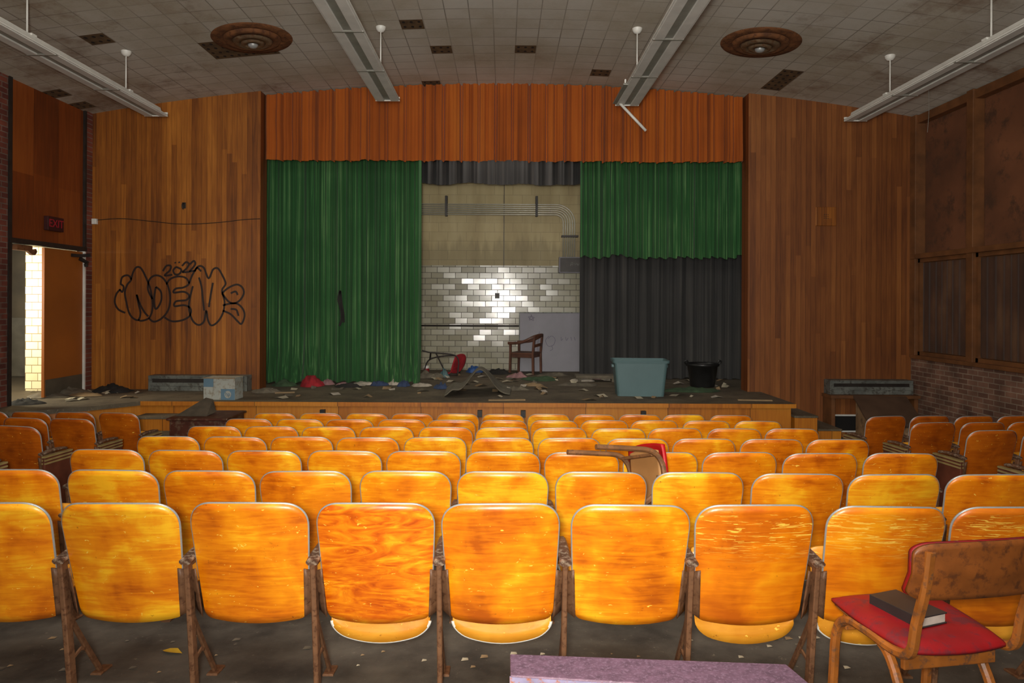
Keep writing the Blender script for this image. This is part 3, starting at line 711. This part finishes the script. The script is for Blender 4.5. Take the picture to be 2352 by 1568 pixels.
e=empty('junction_box',(WX(216,YW)+0.02,YW-0.03,WZ(513,YW)),'small white box at the end of the wall cable','junction box')
box('box_body',-.04,.04,-.02,.032,-.045,.045,M['white'],e,0.005); box('box_cover',-.032,.032,-.026,-.019,-.036,.036,M['white'],e,0.003)
e=empty('wall_hook',(WX(422,YW),YW,WZ(475,YW)),'small dark metal hook bracket on the plank wall','hook')
box('back_plate',-.03,.03,-.012,0,-.05,.05,M['darkmetal'],e,0.003); sweep('hook',[catmull([(0,-.01,.03),(0.0,-.06,.02),(0,-.07,-.03),(0.01,-.05,-.07)])],circ(.009,8),M['darkmetal'],e)
e=empty('wall_plate',(WX(1895,YW),YW,WZ(494,YW)),'square wooden speaker plate on the plank wall','wall plate')
box('plate_frame',-.17,.17,-.025,0,-.155,.155,M['plankL'],e,0.008)
multibox('grille_slots',[(-.03+.03*i-.006,-.03+.03*i+.006,-.029,-.024,-.03+.03*j-.006,-.03+.03*j+.006) for i in range(3) for j in range(3)],M['darkmetal'],e)
def convector(x0,x1,y0,y1,z0,z1,label):
    e=empty('radiator_cover',((x0+x1)/2,(y0+y1)/2,z0),label,'radiator cover',0,'radiator covers')
    w=(x1-x0)/2;d=(y1-y0)/2;h=z1-z0
    box('cabinet_body',-w,w,-d+0.02,d,0,h-0.02,M['greymetal'],e,0.006)
    box('top_panel',-w-.01,w+.01,-d,d,h-0.02,h,M['greymetal'],e,0.004)
    box('grille',-w+.05,w-.05,-d+0.014,-d+0.022,h*0.55,h-.05,M['darkmetal'],e)
    box('front_lip',-w+.02,w-.02,-d+0.004,-d+0.02,h*0.32,h*0.5,M['greymetal'],e,0.004)
    box('end_cap',-w-.012,-w+.03,-d+.01,d,0,h-.01,M['greymetal'],e,0.003); box('end_cap',w-.03,w+.012,-d+.01,d,0,h-.01,M['greymetal'],e,0.003)
convector(-5.72,-4.15,11.02,YW,ST,ST+0.25,'long low dented grey metal radiator cover against wood planks')
convector(5.30,6.62,11.02,YW,0.22,0.45,'grey metal radiator cover mounted above a wood ledge')
o=multibox('trim_5',[(5.25,6.68,10.92,YW,0.17,0.22),(5.27,5.33,10.95,YW,FZ,0.17),(6.6,6.66,10.95,YW,FZ,0.17)],M['wframe']); struct(o)
e=empty('wall_grille',(5.67,YW,WZ(968,YW)),'dark open return vent with pale metal frame low in wood wall','vent')
multibox('vent_frame',[(-.3,.3,-.02,0,.12,.145),(-.3,.3,-.02,0,-.145,-.12),(-.3,-.275,-.02,0,-.145,.145),(.275,.3,-.02,0,-.145,.145)],M['white'],e)
box('vent_shade_sheet',-.275,.275,-.006,-.001,-.12,.12,M['dark'],e)  # dark sheet painted as the shade inside the vent hole
def steps(name,lst,label):
    e=empty(name,(lst[0][0],lst[0][2],FZ),label,'steps')
    for i,b in enumerate(lst):
        x0,x1,y0,y1,z=b
        ox,oy,oz=e.location
        box('riser',x0-ox+.01,x1-ox-.01,y0-oy+.015,y1-oy,0,z-oz-0.03,M['stagefront'],e)
        box('tread',x0-ox,x1-ox,y0-oy,y1-oy,z-oz-0.03,z-oz,M['stagefloor'],e,0.004)
steps('stage_steps',[(4.25,4.6,9.95,11.2,0.05),(4.6,4.95,9.95,11.2,-0.14),(4.95,5.22,9.95,11.2,-0.36)],'worn wooden steps descending from the end of the stage')
steps('stage_steps',[(-5.2,-4.35,9.6,9.94,0.05),(-5.2,-4.35,9.28,9.6,-0.14),(-5.2,-4.35,8.96,9.28,-0.36)],'dark dusty steps rising to the stage apron')
for x in (741,1103,1203,1480):
    e=empty('floor_outlet',(WX(x,9.88),9.885,WZ(950,9.9)),'small dark outlet plate on the stage front panel','outlet',0,'stage front outlets')
    box('outlet_plate',-.035,.035,-.012,0.062,-.05,.05,M['darkmetal'],e,0.003); box('outlet_socket',-.015,.015,-.016,-.011,-.03,.03,M['blackp'],e)
e=empty('wooden_cabinet',(-3.90,9.0,fz(9.0)),'dark mahogany wooden cabinet with dusty top below the stage','cabinet')
zt_=WZ(962,8.75)-e.location.z
box('cabinet_body',-.36,.36,-.28,.34,0.0,zt_-.03,M['cabinet'],e,0.006)
box('cabinet_top',-.39,.39,-.31,.36,zt_-.03,zt_,M['cabinet'],e,0.008)
box('cabinet_door',-.33,-.01,-.292,-.279,.06,zt_-.08,M['cabinet'],e,0.003); box('cabinet_door',.01,.33,-.292,-.279,.06,zt_-.08,M['cabinet'],e,0.003)
box('cabinet_knob',-.05,-.03,-.31,-.29,.35,.39,M['trim'],e,.004)
e2=obj('cardboard_flap',[(-.25,-.2,0),(.16,-.2,0),(.18,.05,0.02),(0.02,.1,.20),(.12,.09,.18),(-.25,.15,.0)],[(0,1,2,5),(5,2,4,3),(0,5,3),(1,4,2),(0,3,4,1)],M['flap'],None); e2.location=(-4.0,9.05,e.location.z+zt_+0.002)
tag(e2,'crumpled grey cardboard flap standing on the cabinet','cardboard')
e=empty('lectern',(5.5,9.75,fz(9.75)),'wooden lectern with slanted dark top beside the side seats','lectern',math.radians(-6))
zb=0.62; zt2=0.93
V=[(-.34,-.25,0),(.34,-.25,0),(.34,.25,0),(-.34,.25,0),(-.34,-.25,zb),(.34,-.25,zb),(.34,.25,zt2),(-.34,.25,zt2)]
obj('lectern_body',V,BF,M['lectern'],e)
V=[(-.37,-.29,zb-.01),(.37,-.29,zb-.01),(.37,.27,zt2+.01),(-.37,.27,zt2+.01),(-.37,-.29,zb+.02),(.37,-.29,zb+.02),(.37,.27,zt2+.04),(-.37,.27,zt2+.04)]
obj('lectern_top',V,BF,M['lecterntop'],e); box('lectern_panel',-.28,.28,-.262,-.249,.06,zb-.06,M['lectern'],e,.003); box('book_ledge',-.35,.35,-.31,-.28,zb+.0,zb+.05,M['lecterntop'],e,.004)
# ================= BACK WALL ITEMS
e=empty('conduit_bundle',(0,YB-0.1,3.5),'bundle of parallel galvanised conduits bending down the back wall','pipes')
n=6
for i in range(n):
    zz=WZ(471+i*4.6,YB)-3.5; xx=WX(1318-i*5.2,YB); r=0.12+0.045*(n-i)
    pth=[(-5,0,zz),(xx-r,0,zz)]+[(xx-r+r*math.sin(t*math.pi/16),0,zz-r+r*math.cos(t*math.pi/16)) for t in range(1,9)]+[(xx,0,WZ(594,YB)-3.5)]
    sweep('conduit',[pth],circ(0.014,8),M['conduit'],e,up=(0,1,0),smooth=True)
for x in (1025,1231):
    X=WX(x,YB); box('strut_hanger',X-.025,X+.025,-.05,.09,WZ(498,YB)-3.5,WZ(452,YB)-3.5,M['darkmetal'],e,.004)
X=WX(1305,YB); box('strut_hanger',X-.16,X+.2,-.04,.08,WZ(543,YB)-3.5-.02,WZ(543,YB)-3.5+.02,M['darkmetal'],e,.004)
e=empty('electrical_panel',(WX(1309,YB-.1),YB-0.1,WZ(608,YB-.1)),'dark grey electrical box at the foot of the conduits','electrical box')
box('panel_box',-.24,.24,-.08,.1,-.17,.17,M['wb'],e,.008); box('panel_door',-.22,.22,-.09,-.08,-.15,.15,M['darkmetal'],e,.004)
ribbons('panel_scrawl',[[(-.0,-.02),(.02,.05),(.05,.04),(.04,0),(.02,.01)],[(.08,0),(.09,.04),(.11,0),(.13,.04)],[(.15,.03),(.15,0),(.17,0),(.18,.03)]],.006,lambda a,b:(a,-.092,b),M['greymetal'],e)
e=box('wall_cable',WX(1157,YB)-.007,WX(1157,YB)+.007,YB-.02,YB,2.48,4.6,M['darkmetal']); tag(e,'thin dark vertical cable running up the tan back wall','cable')
e=sweep('handrail',[[(-5.5,YB-.07,WZ(748,YB)),(5.5,YB-.07,WZ(748,YB))]],circ(.018,8),M['darkmetal'],None,up=(0,0,1),smooth=True); tag(e,'dark horizontal pipe rail along the glazed tile wall','rail')
e=empty('wall_socket',(WX(1142,YB),YB,WZ(679,YB)),'small black outlet set in the glazed tile wall','outlet')
box('socket_plate',-.05,.05,-.012,0,-.06,.06,M['blackp'],e,.004); box('socket_face',-.03,.03,-.018,-.011,-.04,.04,M['darkmetal'],e,.003)
e=empty('whiteboard',(WX(1275,14.45),14.45,ST),'scribbled lavender grey board leaning against the tile wall','whiteboard')
e.rotation_euler=(math.radians(-6),0,0)
hb=WZ(718,14.45)-ST
box('board_panel',-.74,.74,-.012,.012,0,hb,M['wb'],e,.003)
multibox('board_frame',[(-.76,-.74,-.018,.016,0,hb),(.74,.76,-.018,.016,0,hb),(-.76,.76,-.018,.016,hb,hb+.02)],M['greymetal'],e)
def bp(a,b): return ((a-1275)/F*14.45,-.0145,(850-b)/F*14.45*hb/(132/F*14.45))
sc=[[(1222,722),(1216,734),(1228,728),(1214,727),(1226,735),(1220,721)],[(1262,770),(1254,780),(1260,793),(1272,790),(1276,778),(1268,770),(1260,776)],[(1240,760),(1236,790),(1238,815)],[(1290,772),(1290,780),(1294,776)],[(1300,772),(1302,780),(1306,774)],[(1312,772),(1314,780)],[(1320,772),(1322,780)],[(1268,792),(1270,800),(1264,803)]]
ribbons('marker_drawing',sc,1.1,bp,M['inkpurple'],e)
# ================= STAGE OBJECTS
ac=empty('armchair',(WX(1208,14.05),14.05,ST),'dark wooden armchair with curved back rail near the tile wall','armchair',math.radians(68))
for (x,y,h) in ((-.25,.24,.62),(.25,.24,.62),(-.24,-.24,.78),(.24,-.24,.78)):
    sweep('leg',[[(x,y*1.04,0),(x,y,.42),(x,y*(1.0 if y>0 else 1.15),h)]],rect(.045,.045,.006),M['darkchair'],ac)
box('seat',-.26,.26,-.25,.27,.40,.44,M['darkchair'],ac,.012)
sweep('armrest_rail',[catmull([(-.27,.28,.63),(-.28,.0,.65),(-.25,-.24,.76),(0,-.33,.80),(.25,-.24,.76),(.28,0,.65),(.27,.28,.63)],6)],rect(.05,.06,.01),M['darkchair'],ac,up=(0,0,1))
sweep('back_slat',[catmull([(-.24,-.27,.58),(0,-.32,.60),(.24,-.27,.58)],5)],rect(.06,.02,.004),M['darkchair'],ac,up=(0,0,1))
box('apron',-.23,.23,-.235,.25,.34,.40,M['darkchair'],ac)
oc_=empty('overturned_chair',(WX(1020,13.6),13.6,ST),'overturned metal tube chair with red seat and back on the stage','chair',0)
sweep('tube_frame',[catmull([(.28,-.15,.02),(.30,-.13,.30),(.18,-.1,.42),(-.25,-.1,.46),(-.42,-.1,.50)],6),catmull([(.30,.2,.02),(.32,.2,.28),(.18,.2,.38),(-.30,.2,.30),(-.42,.2,.02)],6),[(-.25,-.1,.46),(-.30,.2,.30)],[(-.15,-.1,.45),(.05,.0,.02),(.28,-.1,.02)]],circ(.014,8),M['darkmetal'],oc_,up=(0,1,0),smooth=True)
def f(u,v):
    a=2*u-1;b=2*v-1; k=1/(1+.28*a*a*b*b); return (.27+.11*a*k+.06*b*k+.02*math.cos(b*1.5),.0+.15*a*k,.235+.195*b*k)
thick('seat_shell',f,16,16,(.02,0,0),M['redcloth'],oc_)
def f(u,v):
    a=2*u-1;b=2*v-1; k=1/(1+.25*a*a*b*b); return (.06+.12*a*k,.04+.16*b*k,.03+.05*a*a)
thick('back_shell',f,14,14,(0,0,.015),M['redcloth'],oc_)
def tote():
    Yt=10.85; X=WX(1469,Yt); e=empty('storage_tote',(X,Yt,ST),'large grey-teal plastic storage tote without lid','storage bin',math.radians(-4))
    h=0.56
    def ring(s,z,t=0,n=8):
        w=(.36+.055*s)-t; d=(.22+.03*s)-t; r=.05; P=[]
        for cx,cy,a0 in ((w-r,d-r,0),(-w+r,d-r,90),(-w+r,-d+r,180),(w-r,-d+r,270)):
            for i in range(5):
                a=math.radians(a0+i*22.5); P.append((cx+r*math.cos(a),cy+r*math.sin(a),z))
        return P
    R_=[ring(0,0),ring(.5,h*.5),ring(.95,h*.93),ring(1.0,h*.93,-.02),ring(1.0,h,-.025),ring(1.0,h,-.005),ring(.95,h*.93,.01),ring(0,0.012,.01)]
    V=[v for r in R_ for v in r]; n=20; Fc=[]
    for k in range(len(R_)-1):
        for i in range(n): Fc.append((k*n+i,k*n+(i+1)%n,(k+1)*n+(i+1)%n,(k+1)*n+i))
    Fc.append(tuple(reversed(range(n)))); Fc.append(tuple(range(7*n,8*n)))
    obj('tote_body',V,Fc,M['teal'],e)
    box('tote_handle',-.44,-.39,-.06,.06,h*.78,h*.86,M['teal'],e,.006); box('tote_handle',.39,.44,-.06,.06,h*.78,h*.86,M['teal'],e,.006)
tote()
Yb=11.95; e=empty('bucket',(WX(1614,Yb),Yb,ST),'black plastic bucket with rim and rope handle ears','bucket')
lathe('bucket_body',[(0.001,0),(.20,0),(.21,.02),(.255,.36),(.28,.365),(.285,.40),(.27,.41),(.255,.40),(.24,.36),(.195,.02),(0.001,.015)],M['blackp'],e,40)
for s in (-1,1): sweep('handle',[catmull([(s*.275,0,.38),(s*.32,-.02,.43),(s*.28,-.03,.46),(s*.25,-.02,.41)],5)],circ(.012,8),M['blackp'],e,up=(0,1,0),smooth=True)
Yc=10.2; e=empty('cardboard_box',(WX(514,Yc),Yc,ST),'white and blue printed cardboard carton with round logo','cardboard box',math.radians(-3))
e.scale=(0.88,0.9,0.95)
box('carton_body',-.27,.27,-.15,.16,0,.34,M['carton'],e,.004)
box('carton_print',-.268,-.10,-.1525,-.15,.20,.338,M['cartonblue'],e)
box('carton_print',.03,.268,-.1525,-.15,.0,.17,M['cartonblue'],e)
box('carton_flap',-.27,.27,-.16,-.15,.33,.345,M['cardboard'],e); box('carton_flap',-.27,.27,.14,.16,.335,.345,M['cardboard'],e)
ld=lathe('logo_disc',[(.001,0),(.058,0)],M['carton'],e,28); ld.location=(.15,-.154,.085); ld.rotation_euler=(math.pi/2,0,0)
text('logo_lettering','hp',.085,M['cartonblue'],e,(.15,-.157,.09),(math.pi/2,-.0,0),.001)
def crumple(name,label,cat,mat,px,py,w,d,h,seed,rot=0,n=22):
    Y=SY(py); X=WX(px,Y)
    def f(u,v):
        a=2*u-1;b=2*v-1; x=a*math.sqrt(1-b*b/2); y=b*math.sqrt(1-a*a/2); r=math.sqrt(x*x+y*y)
        s=1+.35*mnoise.noise(Vector((x*1.3+seed,y*1.3,0)))
        p=Vector((x*1.8+seed*3.1,y*1.8,seed)); 
        z=max(0,(1-r**2.5))*(0.45+0.9*abs(mnoise.noise(p))+0.5*abs(mnoise.noise(p*2.7))+.25*abs(mnoise.noise(p*6)))
        return (x*w/2*s,y*d/2*s,0.004+h*z)
    V,Fc=surf(f,n,n); o=obj(name,V,Fc,mat,None,True); o.location=(X,Y,ST); o.rotation_euler=(0,0,rot); tag(o,label,cat); return o
CR=[('crumpled red cloth bundle on the stage floor','redcloth',716,888,.42,.4,.20),
('small pink cloth heap beside the red bundle','pinkcloth',752,884,.25,.3,.09),
('rumpled pale clothing strewn on the stage','whitecloth',835,884,.42,.3,.06),
('rumpled dusty blue garment on the stage','bluecloth',872,886,.3,.3,.08),
('navy patterned cloth lump near the curtain hem','bluecloth',928,888,.2,.22,.12),
('pale rumpled towel flat on the boards','whitecloth',968,887,.35,.3,.05),
('navy and yellow cloth lump on the stage','bluecloth',1015,893,.25,.22,.10),
('small teal cloth pile behind the rumpled mat','teal',1021,866,.2,.3,.16),
('bright blue rag near the tile wall','canblue',1090,855,.35,.3,.14),
('grey heap of rags behind the mat','greycloth',985,868,.6,.4,.12),
('pink and white rag pile near the armchair','pinkcloth',1190,866,.4,.3,.08),
('dusty green cloth spread on the stage','greencloth',1240,872,.7,.5,.06),
('pale patterned clothing heap in front of black curtain','pinkcloth',1385,868,.5,.4,.13),
('pale grey rags by the low bench','whitecloth',1340,874,.45,.3,.07),
('black garment crumpled on the boards','blackcloth',1145,858,.5,.4,.09),
('dusty green torn velvet scrap beside the bucket','greencloth',1590,896,1.0,.5,.06),
('black rags and cables heaped on the stage apron','blackcloth',262,903,.62,.4,.10),
('dark grey rag heap beside the doorway','greycloth',160,908,.7,.5,.08),
('dark dirty rag on the apron corner','blackcloth',60,932,.5,.3,.08),
('grey dusty rag near the carton','greycloth',610,903,.5,.3,.07),
('dark cloth scraps along the curtain hem','blackcloth',800,890,.5,.25,.06),
('grey cloth lying flat near the tote','greycloth',1330,884,.8,.4,.05),
('dark green torn velvet lying at the hem','greencloth',655,888,.4,.3,.10),
('pale tan shirt crumpled on the stage boards','cardboard',1225,885,.4,.3,.05),
('grey rag bundle beside the warped mat','greycloth',1190,895,.35,.3,.06),
('white rag lying near the curtain','whitecloth',905,884,.25,.3,.07),
('faded pink rag on the boards','pinkcloth',790,886,.25,.2,.06),
('dusty grey rag heap below the whiteboard','greycloth',1270,862,.6,.4,.08),
('pale rag tangle beside the black curtain','whitecloth',1410,872,.4,.3,.08),
('grey plaster rubble on the apron by the doorway','greycloth',110,915,.6,.4,.06),
('pale plaster dust heap on the apron','cardboard',200,912,.5,.3,.05)]
for i,(lab,mm,px,py,w_,d_,h_) in enumerate(CR): crumple('crumpled_cloth' if 'plaster' not in lab else 'debris_heap',lab,'cloth' if 'plaster' not in lab else 'debris',M[mm],px,py,w_,d_,h_,i+1)
for i in range(130):
    rr=random.Random(100+i)
    if i<75: px=rr.uniform(630,1690); py=rr.uniform(860,918)
    elif i<112: px=rr.uniform(630,1690); py=rr.uniform(860,885)
    else: px=rr.uniform(60,330); py=rr.uniform(900,925)
    Y=SY(py); w=rr.uniform(.04,.12); 
    V=[(-w,-w*.6,0.002),(0,-w*.65,.012+rr.random()*.04),(w,-w*.5,.003),(w*.9,w*.5,.006),(0,w*.6,.03),(-w*.8,w*.55,.004)]
    o=obj('paper_scrap',V,[(0,1,4,5),(1,2,3,4)],M[rr.choice(['paper','paper','whitecloth','cardboard','greycloth'])]); o.location=(WX(px,Y),Y,ST+.001); o.rotation_euler=(0,0,rr.uniform(0,6))
    tag(o,'torn paper scrap lying on the dusty stage floor','paper scrap','stage floor paper scraps')
def f(u,v):
    x=-.50+1.0*u; a=.40*math.exp(-((x-.02)/.24)**2)*(1-.15*v)+.08*math.exp(-((x+.38)/.09)**2)+.03*mnoise.noise(Vector((x*4,v*2,0)))*(1-abs(2*u-1))
    return (x*(1+.1*v),-.40+1.0*v+.14*math.sin(x*4),max(.006,a))
o=thick('warped_mat',f,44,16,(0,0,.018),M['matcloth']); o.location=(WX(1100,10.9),10.95,ST); tag(o,'warped grey mat buckled into a raised arch on stage','mat')
e=empty('low_platform',(WX(1365,13.3)-0.05,12.7,ST),'low grey wooden slab lying near black curtain','platform')
box('slab',-.38,.38,-.16,.16,.06,.12,M['greycloth'],e,.008); box('slab_foot',-.34,-.28,-.14,.14,0,.06,M['greycloth'],e); box('slab_foot',.28,.34,-.14,.14,0,.06,M['greycloth'],e)
Yk=13.9; e=empty('tin_can',(WX(980,Yk),Yk,ST),'small red and white tin can on the stage','can')
lathe('can_body',[(.001,0),(.055,0),(.055,.16),(.05,.165),(.001,.165)],M['white'],e,20); lathe('can_label',[(.0555,.02),(.0565,.03),(.0565,.10),(.0555,.11)],M['red'],e,20)
for (px,py,l,r_,lab) in ((1165,920,.55,.1,'thin pale wood stick near the stage edge'),(1735,918,.5,-.1,'short pale board at the stage edge'),(655,905,.3,.3,'small tan block on the stage')):
    Y=SY(py); o=box('wood_strip',-l/2,l/2,-.02,.02,.001,.022,M['cardboard'],None,.002); o.location=(WX(px,Y),Y,ST); o.rotation_euler=(0,0,r_); tag(o,lab,'wood strip')
X=WX(2130,9.6); o=sweep('hanging_wire',[catmull([(X,9.6,ceilz(X)),(X+.01,9.6,4.4),(X-.01,9.6,4.1)],4)],circ(.0025,6),M['lensgrey'],None,up=(0,1,0)); tag(o,'thin wire dangling from the ceiling','wire')
for i in range(60):
    rr=random.Random(500+i); X=rr.uniform(-2.4,2.4); Y=rr.uniform(2.9,3.6); w=rr.uniform(.006,.02)
    o=obj('floor_litter',[(-w,-w,.001),(w,-w*.7,.003),(w*.8,w,.001),(-w*.7,w*.6,.005)],[(0,1,2,3)],M[rr.choice(['paper','cardboard','greycloth'])]); o.location=(X,Y,fz(Y)+.0015); o.rotation_euler=(-.09,0,0)
    tag(o,'tiny paint flake litter on dirty concrete','debris','floor paint flakes')
# ================= LIGHTS
def light(name,typ,loc,energy,color=(1,1,1),size=0.1,target=None,linear=False,**kw):
    l=bpy.data.lights.new(name,typ); l.energy=energy; l.color=color
    if typ=='AREA': l.size=size
    else: l.shadow_soft_size=size
    for k,v in kw.items(): setattr(l,k,v)
    if linear:
        l.use_nodes=True; nt=l.node_tree; em=nt.nodes['Emission']; fo=nt.nodes.new('ShaderNodeLightFalloff'); fo.inputs[0].default_value=1.0
        nt.links.new(fo.outputs['Linear'],em.inputs['Strength'])
    o=bpy.data.objects.new(name,l); o.location=loc
    if target: o.rotation_euler=(Vector(target)-Vector(loc)).to_track_quat('-Z','Y').to_euler()
    C.objects.link(o); return o
light('camera_flash','POINT',(-0.12,-0.15,1.80),98,(1.0,0.96,0.88),0.12,linear=True)
light('flash_hotspot','SPOT',(-0.05,-0.12,1.75),380,(1.0,0.95,0.83),0.10,(0.1,3.0,0.65),spot_size=math.radians(62),spot_blend=1.0)
light('ceiling_fill_spot','SPOT',(0,-0.4,2.1),74,(1.0,0.97,0.91),0.5,(0,9,6.2),linear=True,spot_size=math.radians(102),spot_blend=1.0)  # added fill spot that brightens the ceiling and upper walls
light('overhead_fill','AREA',(0,2.2,5.0),220,(1.0,0.96,0.90),3.0,(0,9.5,0.3))
light('stage_fill','AREA',(0,12.3,5.6),60,(1.0,0.95,0.86),1.2,(0,13.2,0.2))  # unseen fill added behind the valance to lift the stage floor
light('corridor_daylight','AREA',(-8.3,9.7,1.9),115,(1.0,0.92,0.70),1.2,(-7.2,11.2,1.4))
light('corridor_daylight_far','AREA',(-10.5,10.5,2.2),22,(1.0,0.95,0.85),1.2,(-9.2,13.2,1.0))
w=bpy.data.worlds.new('world'); bpy.context.scene.world=w; w.use_nodes=True
w.node_tree.nodes['Background'].inputs[0].default_value=(1.0,0.94,0.87,1); w.node_tree.nodes['Background'].inputs[1].default_value=0.16
# ================= CAMERA
cd=bpy.data.cameras.new('camera'); cd.lens=24; cd.sensor_width=36; cd.sensor_fit='HORIZONTAL'
cd.shift_x=20/2352; cd.shift_y=-89/2352; cd.clip_start=0.05
cam=bpy.data.objects.new('camera',cd); C.objects.link(cam)
cam.matrix_world=Matrix.Translation((0,0,H))@Matrix.Rotation(math.pi/2,4,'X')@Matrix.Rotation(math.radians(0.25),4,'Z')
bpy.context.scene.camera=cam
bpy.context.scene.view_settings.view_transform='Standard'
